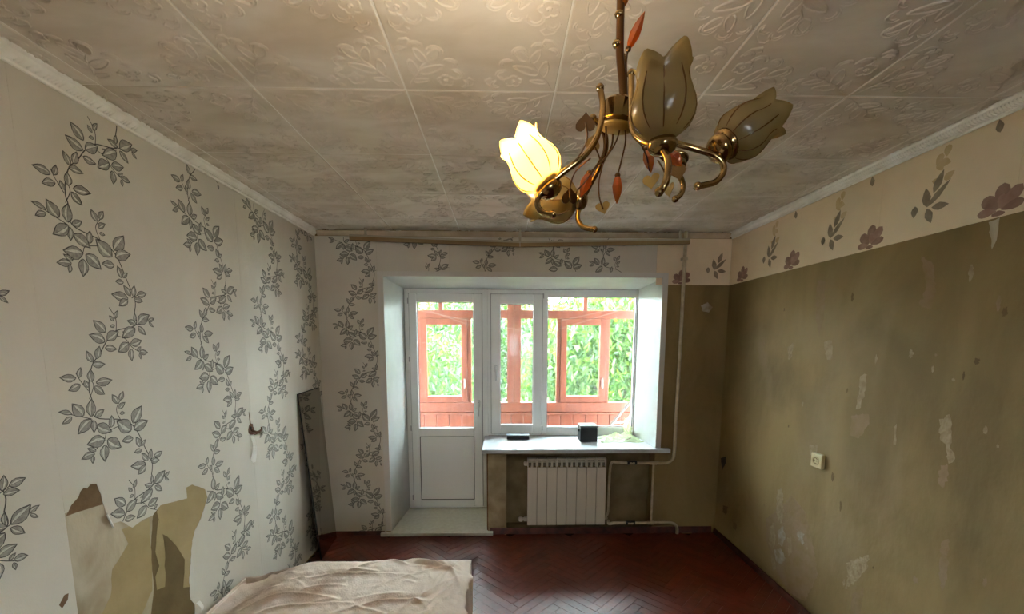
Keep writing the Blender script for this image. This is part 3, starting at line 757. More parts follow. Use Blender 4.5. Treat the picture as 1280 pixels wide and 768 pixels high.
# ---- white reveal, casing, sill, step
YF = 3.985                                # inner face of the plastic frame
FX0, FX1, FZ1 = -0.902, 1.250, 2.112
rv = empty('trim_4', (0, YB, 0)); struct(rv, 'white plastic reveal and casing round the balcony door and window', 'window reveal')
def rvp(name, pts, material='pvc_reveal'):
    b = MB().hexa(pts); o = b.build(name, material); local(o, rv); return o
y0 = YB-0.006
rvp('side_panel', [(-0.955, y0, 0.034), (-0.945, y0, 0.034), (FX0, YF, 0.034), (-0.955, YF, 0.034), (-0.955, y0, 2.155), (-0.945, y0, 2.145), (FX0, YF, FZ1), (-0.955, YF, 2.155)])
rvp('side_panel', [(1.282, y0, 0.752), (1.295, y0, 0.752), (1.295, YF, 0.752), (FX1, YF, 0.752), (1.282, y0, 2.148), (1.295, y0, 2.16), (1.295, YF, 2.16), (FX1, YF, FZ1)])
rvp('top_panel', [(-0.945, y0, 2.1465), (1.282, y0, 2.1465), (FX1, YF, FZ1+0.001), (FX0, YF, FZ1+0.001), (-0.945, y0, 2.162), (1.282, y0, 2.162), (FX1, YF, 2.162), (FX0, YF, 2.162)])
def casing(x0_, x1_, z0_, z1_):
    o = MB().box(x0_, x1_, YB-0.010, YB-0.0025, z0_, z1_).build('casing_strip', 'casing', bevel=0.001); local(o, rv)
casing(CX0, -0.9455, 0.036, CZ1); casing(1.2825, CX1, 0.752, CZ1); casing(-0.945, 1.282, 2.148, CZ1)
si = MB().box(-0.172, 1.40, YB-0.045, YF-0.002, SZ, 0.750).build('window_sill', 'sill', bevel=0.006)
struct(si, 'wide white window sill above the radiator', 'window sill')
st = MB().box(-1.03, -0.085, YB-0.05, YB-0.012, 0.004, 0.032).box(-0.954, DX-0.002, YB-0.012, YF-0.004, 0.004, 0.032).build('door_step', 'stepboard', bevel=0.003)
struct(st, 'pale step board in front of the balcony door', 'door step')
# pieces below the sill on the door side
wd = MB().box(DX-0.006, DX+0.004, YB-0.004, YB+0.02, 0.035, SZ-0.004).build('edge_strip', 'bare_brown', wb)

# ---- balcony door and window (plastic frames)
def fz(u, v): q = on_y(u, v, YF); return q.x, q.z
YG = YF+0.035
dr = empty('door_1', (-0.53, YF+0.03, 0.03)); struct(dr, 'white plastic balcony door with glass above and a solid panel below', 'door')
wn = empty('window_1', (0.55, YF+0.03, 0.75)); struct(wn, 'white plastic window of a narrow opening sash and a wide fixed pane', 'window')
def bar(root, name, x0_, x1_, z0_, z1_, ya, yb_, material='pvc', bevel=0.004):
    o = MB().box(x0_, x1_, ya, yb_, z0_, z1_).build(name, material, bevel=bevel); local(o, root); return o
def ring(root, name, x0_, x1_, z0_, z1_, w, ya, yb_, material='pvc', bevel=0.005):
    b = MB()
    b.box(x0_, x0_+w, ya, yb_, z0_, z1_); b.box(x1_-w, x1_, ya, yb_, z0_, z1_)
    b.box(x0_+w, x1_-w, ya, yb_, z0_, z0_+w); b.box(x0_+w, x1_-w, ya, yb_, z1_-w, z1_)
    o = b.build(name, material, bevel=bevel); local(o, root); return o
DXR = -0.168
# door: outer frame
b = MB(); b.box(FX0, FX0+0.05, YF, YF+0.07, 0.034, FZ1); b.box(DXR-0.03, DXR+0.028, YF, YF+0.07, 0.034, FZ1); b.box(FX0+0.05, DXR-0.03, YF, YF+0.07, 2.066, FZ1); b.box(FX0+0.05, DXR-0.03, YF, YF+0.07, 0.034, 0.058)
o = b.build('frame', 'pvc', bevel=0.004); local(o, dr)
sx0, sx1, sz0, sz1 = FX0+0.044, DXR-0.024, 0.056, 2.072
gx0, gx1 = -0.788, -0.272
b = MB(); b.box(sx0, gx0, YF-0.018, YF+0.05, sz0, sz1); b.box(gx1, sx1, YF-0.018, YF+0.05, sz0, sz1)
b.box(gx0, gx1, YF-0.018, YF+0.05, 1.996, sz1); b.box(gx0, gx1, YF-0.018, YF+0.05, sz0, 0.118); b.box(gx0, gx1, YF-0.018, YF+0.05, 0.745, 0.828)
sash = b.build('sash', 'pvc', bevel=0.006); local(sash, dr)
def pane(root, x0_, x1_, z0_, z1_, name='pane'):
    o = MB().box(x0_-0.005, x1_+0.005, YG-0.012, YG+0.012, z0_-0.005, z1_+0.005).build(name, 'glass'); local(o, root)
    b = MB(); g = 0.005
    for (a, b1, c_, d) in ((x0_, x0_+g, z0_, z1_), (x1_-g, x1_, z0_, z1_), (x0_+g, x1_-g, z0_, z0_+g), (x0_+g, x1_-g, z1_-g, z1_)): b.box(a, b1, YG-0.026, YG-0.012, c_, d)
    k = b.build('gasket', 'gasket'); local(k, root)
pane(dr, gx0, gx1, 0.828, 1.996)
bar(dr, 'lower_panel', gx0+0.006, gx1-0.006, 0.124, 0.739, YF-0.004, YF+0.03, 'pvc', 0.002)
b = MB(); g = 0.007
for (a, b1, c_, d) in ((gx0, gx0+g, 0.118, 0.745), (gx1-g, gx1, 0.118, 0.745), (gx0+g, gx1-g, 0.118, 0.118+g), (gx0+g, gx1-g, 0.745-g, 0.745)): b.box(a, b1, YF-0.002, YF+0.004, c_, d)
o = b.build('panel_gasket', 'gasket'); local(o, dr)
def handle(root, x, z, y):
    b = MB(); b.box(x-0.013, x+0.013, y-0.010, y, z-0.035, z+0.035)
    o = b.build('handle_plate', 'handle', bevel=0.004); local(o, root)
    b = MB(); b.tube([(x, y-0.008, z+0.01), (x, y-0.045, z+0.01), (x, y-0.05, z+0.0), (x, y-0.048, z-0.11)], [0.009, 0.009, 0.010, 0.008], 8)
    o = b.build('handle', 'handle', smooth=True); local(o, root)
handle(dr, -0.226, 1.06, YF-0.018)
for z in (0.12, 0.80, 1.45, 1.98):
    o = MB().lathe((sx0-0.006, YF-0.012, z), (0, 0, 1), [(0, 0.007), (0.05, 0.007)], 10).build('hinge', 'metal'); local(o, dr)
ring(dr, 'sash_shadow_line', sx0-0.004, sx1+0.004, sz0-0.003, sz1+0.004, 0.006, YF-0.0025, YF+0.002, 'gap', 0)  # shadow line between door sash and frame, drawn as a dark ring
# window: frame, mullion, sash, panes
WX0, WZ0 = -0.139, 0.7505
b = MB(); b.box(WX0, -0.100, YF, YF+0.07, WZ0, FZ1); b.box(FX1-0.012, FX1, YF, YF+0.07, WZ0, FZ1); b.box(0.352, 0.416, YF, YF+0.07, WZ0, FZ1)
b.box(-0.100, 0.352, YF, YF+0.07, 2.062, FZ1); b.box(0.416, FX1-0.012, YF, YF+0.07, 2.045, FZ1); b.box(-0.100, 0.352, YF, YF+0.07, WZ0, 0.775); b.box(0.416, FX1-0.012, YF, YF+0.07, WZ0, 0.828)
o = b.build('frame', 'pvc', bevel=0.004); local(o, wn)
ring(wn, 'sash', -0.108, 0.366, 0.772, 2.068, 0.086, YF-0.018, YF+0.05)
ring(wn, 'sash_shadow_line', -0.112, 0.370, 0.768, 2.072, 0.006, YF-0.0025, YF+0.002, 'gap', 0)  # dark ring painted in as the shadow round the window sash
pane(wn, -0.022, 0.280, 0.858, 1.982)
pane(wn, 0.416, FX1-0.012, 0.828, 2.045)
handle(wn, -0.064, 1.39, YF-0.018)
for z in (0.80, 2.03):
    o = MB().lathe((0.372, YF-0.012, z), (0, 0, 1), [(0, 0.007), (0.045, 0.007)], 10).build('hinge', 'metal'); local(o, wn)

w3 = empty('window_fill', ((RW0+RW1)/2, YR-0.15, RZ0)); struct(w3, 'added white two-pane fill-light window in the wall behind the viewer', 'window')  # window added out of view as a source of fill light
b = MB(); xm = (RW0+RW1)/2
for (a, b1, c_, d) in ((RW0, RW0+.06, RZ0, RZ1), (RW1-.06, RW1, RZ0, RZ1), (xm-.04, xm+.04, RZ0+.06, RZ1-.06), (RW0+.06, RW1-.06, RZ0, RZ0+.06), (RW0+.06, RW1-.06, RZ1-.06, RZ1)): b.box(a, b1, YR-0.18, YR-0.11, c_, d)
o = b.build('frame', 'pvc', bevel=0.004); local(o, w3)
for (a, b1) in ((RW0+.06, xm-.04), (xm+.04, RW1-.06)):
    o = MB().box(a, b1, YR-0.15, YR-0.145, RZ0+.06, RZ1-.06).build('pane', 'glass'); local(o, w3)

# ================================================================== BALCONY
YBAL = 5.10
wo = MB().box(-2.4, 3.6, YO, YBAL+0.12, -0.2, -0.04).build('floor_balcony', 'concrete'); struct(wo, 'grey concrete balcony floor', 'floor')
wo = MB().box(-2.4, 3.6, YO+0.001, YBAL+0.12, 2.46, 2.62).build('ceiling_balcony', 'concrete'); struct(wo, 'grey concrete slab over the balcony', 'ceiling')
for sgn, x, nm, lb in ((-1, -2.4, 'wall_balcony_left', 'plastered end wall at the left of the balcony'), (1, 3.5, 'wall_balcony_right', 'plastered end wall at the right of the balcony')):
    wo = MB().box(x, x+0.1, YO+0.001, YBAL+0.12, -0.04, 2.46).build(nm, 'balcony_wall'); struct(wo, lb, 'wall')
bg_ = empty('window_2', (0.5, YBAL, -0.04)); struct(bg_, 'orange-brown wooden balcony glazing over a boarded parapet', 'balcony glazing')
def q(u, v): p = on_y(u, v, YBAL); return p.x, p.z
zr0, zr1 = q(640, 515)[1], q(640, 503)[1]              # sill rail
zt0, zt1 = q(640, 400)[1], q(640, 388)[1]              # transom rail
ztop = 2.44
X0b, X1b = -2.3, 3.5
bar(bg_, 'sill_rail', X0b, X1b, zr0, zr1, YBAL-0.03, YBAL+0.06, 'wood_out')
bar(bg_, 'ledge', X0b, X1b, zr0-0.03, zr0-0.002, YBAL-0.05, YBAL+0.05, 'wood_out')
bar(bg_, 'transom_rail', X0b, X1b, zt0+0.015, zt1, YBAL-0.02, YBAL+0.06, 'wood_out')
bar(bg_, 'head_rail', X0b, X1b, 2.36, ztop, YBAL-0.02, YBAL+0.06, 'wood_out')
ux = lambda u: q(u, 450)[0]
pw = 0.085
posts = [(ux(634), ux(651)), (ux(634)-1.70, ux(651)-1.70), (ux(634)+1.72, ux(651)+1.72)]
for (a, b1) in posts:
    m_ = (a+b1)/2
    bar(bg_, 'post', a, m_-0.002, zr1, 2.36, YBAL-0.025, YBAL+0.055, 'wood_out'); bar(bg_, 'post', m_+0.002, b1, zr1, 2.36, YBAL-0.015, YBAL+0.055, 'wood_out')
case = [(ux(524), ux(587)), (ux(698), ux(759)), (ux(524)-1.75, ux(587)-1.75), (ux(698)+1.75, ux(759)+1.75)]
def opane(x0_, x1_, z0_, z1_):
    o = MB().box(x0_, x1_, YBAL+0.012, YBAL+0.016, z0_, z1_).build('pane', 'glass_out'); local(o, bg_)
edges = []
for (a, b1) in case:
    if a < X0b or b1 > X1b: continue
    bar(bg_, 'stile', a-0.022, a+0.022, zr1, zt0+0.015, YBAL-0.01, YBAL+0.055, 'wood_out'); bar(bg_, 'stile', b1-0.022, b1+0.022, zr1, zt0+0.015, YBAL-0.01, YBAL+0.055, 'wood_out')
    o = ring(bg_, 'casement', a+0.024, b1-0.024, zr1+0.004, zt0+0.012, 0.072, YBAL-0.025, YBAL+0.03, 'wood_out', 0.004)
    opane(a+0.09, b1-0.09, zr1+0.07, zt0-0.05)
    for zz in (1.15, 1.72):
        hb = MB().box(b1-0.068, b1-0.05, YBAL-0.04, YBAL-0.025, zz-0.05, zz+0.05).tube([(b1-0.059, YBAL-0.035, zz), (b1-0.059, YBAL-0.06, zz), (b1-0.059, YBAL-0.06, zz-0.06)], 0.006, 6)
        if zz < 1.5: o = hb.build('latch', 'metal', bevel=0.002); local(o, bg_)
    edges += [(a, b1)]
stops = sorted([(a, b1) for a, b1 in posts if a > X0b and b1 < X1b]+[(a-0.022, b1+0.022) for a, b1 in edges])
x_ = X0b
for (a, b1) in stops+[(X1b, X1b)]:
    if a-x_ > 0.03: opane(x_-0.004, a+0.004, zr1-0.004, zt0+0.02)
    x_ = b1
tm = [X0b, ux(560)-1.7, posts[1][0], ux(552)-0.2, ux(552), posts[0][0], ux(642)+0.06, ux(730), ux(730)+0.95, posts[2][1], X1b]
tm = sorted(set([ux(552), ux(730), ux(552)-0.9, ux(730)+0.9, X0b, X1b]+[(a+b1)/2 for a, b1 in posts]))
for i in range(len(tm)-1):
    if i > 0 and not any(a <= tm[i] <= b1 for a, b1 in posts): bar(bg_, 'transom_bar', tm[i]-0.024, tm[i]+0.024, zt1, 2.36, YBAL-0.015, YBAL+0.05, 'wood_out')
    opane(tm[i]+0.01, tm[i+1]-0.01, zt1-0.004, 2.365)
x_ = X0b; rnd = random.Random(8)
board_me = None
while x_ < X1b-0.05:
    o = MB().box(x_+0.0025, x_+0.1475, YBAL+rnd.uniform(-0.003, 0.003), YBAL+0.03, -0.04, zr0-0.03).build('board', 'wood_board', bevel=0.004); local(o, bg_)
    x_ += 0.15
o = MB().box(X0b, X1b, YBAL+0.031, YBAL+0.10, -0.04, zr0-0.03).build('parapet_core', 'concrete'); local(o, bg_)

# clothes lines, folded ladder on the balcony
def line_thing(p0, p1, sag, label):
    pts = [Vector(p0).lerp(Vector(p1), t/14)-Vector((0, 0, sag*math.sin(math.pi*t/14))) for t in range(15)]
    tag(MB().tube(pts, 0.0016, 5).build('clothes_line', 'string'), label, 'clothes line', 'clothes lines strung across the balcony')
def at(u, v, y): return on_y(u, v, y)
def strung(a, b_, ends, sag, label):
    p, r = at(*a), at(*b_); d = r-p; out = []
    for kind_, val in ends:
        t = (val-p.x)/d.x if kind_ == 'x' else (val-p.y)/d.y
        out.append(p+d*t)
    line_thing(out[0], out[1], sag, label)
strung((523, 388, 4.70), (593, 402, 4.88), (('x', -2.299), ('y', YBAL-0.026)), 0.0, 'clothes line slanting down behind the balcony door glass')
strung((523, 384, 4.60), (593, 409, 4.90), (('x', -2.299), ('y', YBAL-0.026)), 0.0, 'lower clothes line slanting behind the balcony door glass')
strung((626, 428, YBAL-0.028), (668, 427, YBAL-0.028), (('x', -0.39), ('x', 0.66)), 0.02, 'short clothes line across the wide wooden post')
strung((698, 402, 4.9), (760, 388, 4.7), (('y', YBAL-0.026), ('x', 3.499)), 0.0, 'clothes line rising to the right behind the wide window pane')
strung((698, 412, 4.95), (740, 399, 4.8), (('y', YBAL-0.026), ('x', 3.499)), 0.0, 'lower clothes line rising behind the wide window pane')
ld = empty('stepladder', (1.3, 4.55, -0.04)); tag(ld, 'folded pale metal stepladder leaning on the balcony behind the wide pane', 'stepladder')
for k, (a, b1, y_) in enumerate([((752, 545), (790, 500), 4.62), ((772, 548), (799, 500), 4.78)]):
    p = at(a[0], a[1], y_); p2 = at(b1[0], b1[1], y_); d = (p2-p)
    lo_ = p-d*((p.z+0.03)/d.z)
    o = MB().tube([lo_, p2+d*0.3], 0.016, 4).build('rail', 'metal'); local(o, ld)
    ld_pts = (lo_, p2) if k == 0 else ld_pts+(lo_, p2)
for t in (0.25, 0.5, 0.75):
    o = MB().tube([ld_pts[0].lerp(ld_pts[1], t), ld_pts[2].lerp(ld_pts[3], t)], 0.012, 6).build('rung', 'metal'); local(o, ld)

# ================================================================== OUTDOORS
GZ = -5.2
gr = MB().box(-40, 40, YBAL+0.4, 70, GZ-0.3, GZ).build('ground', 'grass'); struct(gr, 'grass far below the balcony', 'ground')
def tree(x, y, h, rx, rz, nleaf, size, seed, label, weights, cz):
    rs = np.random.RandomState(seed); rnd = random.Random(seed)
    root = empty('tree', (x, y, GZ)); tag(root, label, 'tree', 'trees outside the balcony')
    base = Vector((x, y, GZ)); crown = Vector((x, y, cz))
    trunk_top = Vector((x+0.2, y, cz+rz*0.3))
    o = MB().tube([base, base.lerp(trunk_top, 0.5)+Vector((0.1, 0.05, 0)), trunk_top], [0.17, 0.12, 0.03], 8, smooth=4).build('trunk', 'bark', smooth=True); local(o, root)
    cents = []
    for k in range(26):
        t = rnd.random(); a = rnd.uniform(0, 6.283); ph = math.acos(rnd.uniform(-0.9, 0.95)); r = rnd.uniform(0.45, 0.95)
        e = crown+Vector((rx*r*math.sin(ph)*math.cos(a), rx*r*math.sin(ph)*math.sin(a), rz*r*math.cos(ph)))
        s0 = base.lerp(trunk_top, min(0.97, max(0.35, (e.z-1.0-GZ)/(trunk_top.z-GZ))))
        mid = s0.lerp(e, 0.5)+Vector((0, 0, 0.25))
        if k < 14:
            o = MB().tube([s0, mid, e], [0.05, 0.03, 0.01], 5, smooth=3).build('branch', 'bark', smooth=True); local(o, root)
        cents += [e, mid.lerp(e, 0.5)]
    C = np.array([tuple(c_) for c_ in cents])
    c_ = C[rs.randint(0, len(C), nleaf)] + rs.normal(0, 1, (nleaf, 3))*np.array([rx*0.24, rx*0.24, rz*0.17])
    # some in a loose shell so that the crown closes
    ns = nleaf//3
    dv = rs.normal(0, 1, (ns, 3)); dv /= np.linalg.norm(dv, axis=1)[:, None]
    c_[:ns] = np.array(crown)+dv*np.array([rx, rx, rz])*rs.uniform(0.5, 1.0, (ns, 1))
    rel = (c_-np.array(crown))/np.array([rx, rx, rz]); rn = np.linalg.norm(rel, axis=1)[:, None]
    c_ = np.where(rn > 0.97, np.array(crown)+rel/np.maximum(rn, 1e-6)*0.97*rs.uniform(0.75, 1, (nleaf, 1))*np.array([rx, rx, rz]), c_)
    az = rs.uniform(0, 2*np.pi, nleaf); dr_ = rs.uniform(-1.25, 0.15, nleaf)
    d = np.stack([np.cos(az)*np.cos(dr_), np.sin(az)*np.cos(dr_), np.sin(dr_)], 1)
    sd = np.stack([-np.sin(az), np.cos(az), rs.normal(0, 0.5, nleaf)], 1); sd /= np.linalg.norm(sd, axis=1)[:, None]
    L_ = size*rs.uniform(0.65, 1.25, nleaf)[:, None]; W_ = L_*0.17
    nn = np.cross(d, sd)
    v0 = c_; v1 = c_+d*L_*0.45+sd*W_-nn*L_*0.03; v2 = c_+d*L_+np.array([0, 0, -0.15])*L_; v3 = c_+d*L_*0.45-sd*W_-nn*L_*0.03; 
    V = np.stack([v0, v1, v2, v3], 1).reshape(-1, 3)
    me = bpy.data.meshes.new('foliage'); me.vertices.add(4*nleaf); me.vertices.foreach_set('co', V.ravel().astype(np.float32))
    me.loops.add(4*nleaf); me.loops.foreach_set('vertex_index', np.arange(4*nleaf, dtype=np.int32))
    me.polygons.add(nleaf); me.polygons.foreach_set('loop_start', np.arange(0, 4*nleaf, 4, dtype=np.int32)); 
    me.materials.append(M['leaf_a']); me.materials.append(M['leaf_b']); me.materials.append(M['leaf_c'])
    me.polygons.foreach_set('material_index', rs.choice(3, nleaf, p=weights).astype(np.int32))
    me.update(calc_edges=True); me.validate()
    o = bpy.data.objects.new('foliage', me); col.objects.link(o); local(o, root); o['kind'] = 'stuff'
tree(2.05, 8.0, 8, 1.85, 2.3, 20000, 0.15, 1, 'nearest leafy tree with long drooping leaves behind the wide window pane', [0.5, 0.22, 0.28], 0.75)
tree(-2.0, 8.2, 8, 1.75, 2.0, 15000, 0.145, 2, 'leafy tree filling the glass of the balcony door', [0.6, 0.28, 0.12], 0.35)
tree(0.2, 12.6, 9, 2.3, 2.7, 20000, 0.17, 4, 'darker tree seen between the two nearest trees', [0.4, 0.55, 0.05], 0.9)
tree(4.9, 12.9, 9, 2.3, 2.9, 19000, 0.17, 3, 'deep green tree behind the nearest tree at the right', [0.4, 0.52, 0.08], 1.1)
tree(-4.6, 12.8, 9, 2.3, 2.5, 14000, 0.18, 6, 'tree farther back behind the left of the balcony door', [0.5, 0.4, 0.1], 0.7)
tree(-2.6, 19.5, 9, 3.2, 3.0, 16000, 0.3, 21, 'far tree standing before the pale apartment block at the left', [0.3, 0.65, 0.05], 0.9)
tree(4.0, 19.5, 9, 3.2, 3.2, 16000, 0.3, 22, 'far tree standing before the pale apartment block at the right', [0.3, 0.65, 0.05], 1.0)
bd = empty('apartment_block', (-2, 34, GZ)); tag(bd, 'pale pinkish apartment block glimpsed behind the trees', 'building')
o = MB().box(-16, 9, 34, 44, GZ, 3.4).build('walls', 'house'); local(o, bd)
o = MB().prism([(-16.4, 33.6, 3.4), (9.4, 33.6, 3.4), (9.4, 39, 5.0), (-16.4, 39, 5.0)], (0, 0, 0.2)).build('roof', 'roof'); local(o, bd)
for i in range(9):
    for j in range(3):
        o = MB().box(-15+i*2.7, -13.6+i*2.7, 33.93, 34.05, GZ+0.9+j*2.8, GZ+2.5+j*2.8).build('window', 'house_glass'); local(o, bd)

# ================================================================== FURNITURE AND FITTINGS
# ---- radiator: eight sections
ra = empty('radiator', (0.545, YB+0.06, 0.06)); tag(ra, 'pale eight-section wall radiator under the window sill', 'radiator')
sw = 0.0845; rx0 = 0.207; rz0, rz1 = 0.066, 0.652
for k in range(8):
    a = rx0+k*sw; b1 = a+sw
    b = MB(); b.box(a+0.002, b1-0.002, YB+0.018, YB+0.030, rz0, rz1-0.075)
    b.box(a+0.034, b1-0.034, YB+0.030, YB+0.088, rz0+0.01, rz1-0.02)
    b.box(a+0.002, b1-0.002, YB+0.026, YB+0.082, rz1-0.012, rz1)
    for xx in (a+0.002, b1-0.010): b.box(xx, xx+0.008, YB+0.022, YB+0.084, rz1-0.075, rz1-0.012)
    o = b.build('section', 'radiator', bevel=0.003); local(o, ra)
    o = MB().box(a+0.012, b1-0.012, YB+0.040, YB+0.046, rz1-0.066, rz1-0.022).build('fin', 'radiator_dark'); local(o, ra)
    o = MB().hexa([(a+0.012, YB+0.030, rz1-0.034), (b1-0.012, YB+0.030, rz1-0.034), (b1-0.012, YB+0.07, rz1-0.026), (a+0.012, YB+0.07, rz1-0.026),
                   (a+0.012, YB+0.030, rz1-0.028), (b1-0.012, YB+0.030, rz1-0.028), (b1-0.012, YB+0.07, rz1-0.02), (a+0.012, YB+0.07, rz1-0.02)]).build('louvre', 'radiator'); local(o, ra)
for z in (rz0+0.04, rz1-0.05):
    o = MB().lathe((rx0-0.028, YB+0.06, z), (1, 0, 0), [(0, 0.012), (0.006, 0.02), (0.03, 0.02)], 10).build('plug', 'radiator', smooth=True); local(o, ra)
o = MB().lathe((rx0-0.07, YB+0.06, rz0+0.038), (1, 0, 0), [(0, 0.016), (0.012, 0.022), (0.028, 0.022), (0.034, 0.014), (0.045, 0.014)], 10).build('bleed_cap', 'radiator', smooth=True); local(o, ra)

# ---- heating pipes
YP = YB-0.035
hp = empty('heating_pipe', (1.45, YP, 0)); tag(hp, 'cream painted heating riser pipe with elbow and bypass beside the radiator', 'pipe')
def pp(u, v, y=YP): return on_y(u, v, y)
def pipe(name, pts, r, smooth=6, material='pipe', n=12):
    o = MB().tube(pts, r, n, smooth=smooth).build(name, material, smooth=True); local(o, hp); return o
t0 = pp(855, 303); t0.z = ZC-0.002
pr_ = pp(848, 556); pe = pp(845, 573); pe2 = pp(832, 578.5)
rx_ = pp(852, 400).x
hz = pp(815, 579).z
pipe('riser', [(rx_, YP, ZC-0.001), (rx_, YP, 1.6), (rx_-0.005, YP, 1.0), (rx_-0.006, YP, hz+0.09), (rx_-0.03, YP, hz+0.02), (rx_-0.09, YP, hz), (rx_-0.2, YP, hz)], 0.0135)
xb = pp(816, 600).x
pipe('supply_pipe', [(rx_-0.2, YP, hz), (xb-0.02, YP, hz), (xb-0.24, YP+0.004, hz), (xb-0.33, YP+0.03, hz+0.002)], 0.0125)
lz = pp(815, 654).z
xt = pp(766, 600).x
pipe('bypass_pipe', [(xb, YP+0.002, hz), (xb, YP+0.002, (hz+lz)/2), (xb, YP+0.002, lz)], 0.010)
pipe('radiator_pipe', [(xb-0.33, YP+0.03, hz+0.002), (xt, YP+0.05, hz-0.012), (xt-0.004, YB+0.05, hz-0.08), (xt-0.008, YB+0.055, 0.3), (xt-0.008, YB+0.055, 0.17), (xt-0.03, YB+0.058, 0.115), (rx0+8*sw+0.028, YB+0.06, 0.105)], 0.011)
pipe('return_pipe', [(rx0+8*sw+0.035, YB+0.045, 0.09), (xt-0.01, YP+0.03, 0.085), (xt+0.05, YP+0.005, lz), (xb-0.1, YP, lz), (xb+0.06, YP, lz), (xb+0.17, YP, lz-0.002), (xb+0.22, YP, lz-0.03), (xb+0.23, YP, 0.006)], 0.013)
for (x, z) in ((pp(790, 578).x, hz+0.001), (pp(788, 653).x, lz)):
    b = MB().lathe((x-0.04, YP+0.004, z), (1, 0, 0), [(0, 0.017), (0.014, 0.019), (0.02, 0.014), (0.06, 0.014), (0.066, 0.019), (0.08, 0.017)], 8)
    o = b.build('valve_body', 'black'); local(o, hp)
    o = MB().box(x-0.035, x+0.03, YP-0.022, YP-0.014, z+0.012, z+0.026).tube([(x, YP, z), (x, YP-0.018, z+0.018)], 0.005, 6).build('valve_lever', 'black'); local(o, hp)
for x, z in ((xb, hz), (xb, lz)):
    o = MB().lathe((x-0.025, YP, z), (1, 0, 0), [(0, 0.016), (0.05, 0.016)], 10).build('tee', 'pipe', smooth=True); local(o, hp)
o = MB().box(rx_-0.02, rx_+0.02, YP-0.014, YB-0.001, 2.28, 2.30).build('pipe_clip', 'pipe'); local(o, hp)

# ---- curtain track (two lengths that sag at the join)
YC = YB-0.085
ct = empty('curtain_track', (0.15, YC, 2.40)); tag(ct, 'old brown wooden curtain track sagging across the top of the window wall', 'curtain track')
A0, A1, A2 = on_y(437, 296.5, YC), on_y(650, 305, YC), on_y(862, 301.5, YC)
def beam(p, q_, h0, h1, ya, yb_):
    return [(p.x, ya, p.z+h0), (q_.x, ya, q_.z+h0), (q_.x, yb_, q_.z+h0), (p.x, yb_, p.z+h0), (p.x, ya, p.z+h1), (q_.x, ya, q_.z+h1), (q_.x, yb_, q_.z+h1), (p.x, yb_, p.z+h1)]
for (p, q_) in ((A0, A1-Vector((0.002, 0, 0))), (A1+Vector((0.002, 0, 0)), A2)):
    o = MB().hexa(beam(p, q_, -0.024, 0.004, YC-0.012, YC+0.012)).build('board', 'trackwood', bevel=0.002); local(o, ct)
    o = MB().hexa(beam(p, q_, 0.0045, 0.019, YC-0.009, YC+0.03)).build('top_rail', 'trackgrey', bevel=0.002); local(o, ct)
for x in (-1.05, A1.x, A2.x-0.07):
    z_ = (A0.z+(A1.z-A0.z)*(x-A0.x)/(A1.x-A0.x)) if x <= A1.x else A1.z+(A2.z-A1.z)*(x-A1.x)/(A2.x-A1.x)
    o = MB().box(x-0.009, x+0.009, YC+0.010, YC+0.016, z_+0.016, ZC-0.001).box(x-0.012, x+0.012, YC+0.0, YC+0.03, z_+0.018, z_+0.024).build('bracket', 'trackgrey'); local(o, ct)

# ---- leaning mirror
mi_ = empty('leaning_mirror', (-1.40, 3.22, 0)); tag(mi_, 'tall frameless mirror leaning on the left wall in the corner', 'mirror')
b0, b1_ = Vector((-1.368, 3.062, 0.001)), Vector((-1.395, 3.425, 0.001))
t0_, t1_ = Vector((XL+0.012, 3.045, 1.262)), Vector((XL+0.012, 3.400, 1.275))
nrm = (b1_-b0).cross(t0_-b0).normalized()
if nrm.x < 0: nrm = -nrm
o = MB().hexa([b0, b1_, b1_-nrm*0.006, b0-nrm*0.006, t0_, t1_, t1_-nrm*0.006, t0_-nrm*0.006]).build('mirror_back', 'mirrorback'); local(o, mi_)
ins = 0.004
dz = (t0_-b0).normalized(); dy = (b1_-b0).normalized()
o = MB().hexa([b0+dy*ins+dz*ins+nrm*0.0005, b1_-dy*ins+dz*ins+nrm*0.0005, b1_-dy*ins+dz*ins+nrm*0.004, b0+dy*ins+dz*ins+nrm*0.004,
               t0_+dy*ins-dz*ins+nrm*0.0005, t1_-dy*ins-dz*ins+nrm*0.0005, t1_-dy*ins-dz*ins+nrm*0.004, t0_+dy*ins-dz*ins+nrm*0.004]).build('mirror_glass', 'mirror'); local(o, mi_)

# ---- bed with a crumpled beige cover
BX0, BX1, BY0, BY1, BZ = XL+0.05, -0.175, -0.35, 2.245, 0.45
bed = empty('bed', ((BX0+BX1)/2, 1.0, 0)); tag(bed, 'low bed under a crumpled beige cover along the left wall', 'bed')
o = MB().box(BX0+0.03, BX1-0.05, BY0+0.02, BY1-0.06, 0.06, 0.20).build('base', 'bedwood', bevel=0.01); local(o, bed)
for x in (BX0+0.1, BX1-0.12):
    for y in (BY0+0.1, BY1-0.14):
        o = MB().lathe((x, y, 0.001), (0, 0, 1), [(0, 0.02), (0.06, 0.028)], 10).build('leg', 'bedwood'); local(o, bed)
o = MB().box(BX0+0.03, BX1-0.03, BY0+0.02, BY1-0.03, 0.201, BZ-0.15).build('mattress', 'ticking', bevel=0.03); local(o, bed)
nx, ny = 270, 330
rs = np.random.RandomState(12)
folds = []  # (x0,y0,x1,y1,width,height)
def fold(u0, v0, u1, v1, w, h):
    p = on_z(u0, v0, BZ); r = on_z(u1, v1, BZ); folds.append((p.x, p.y, r.x, r.y, w, h))
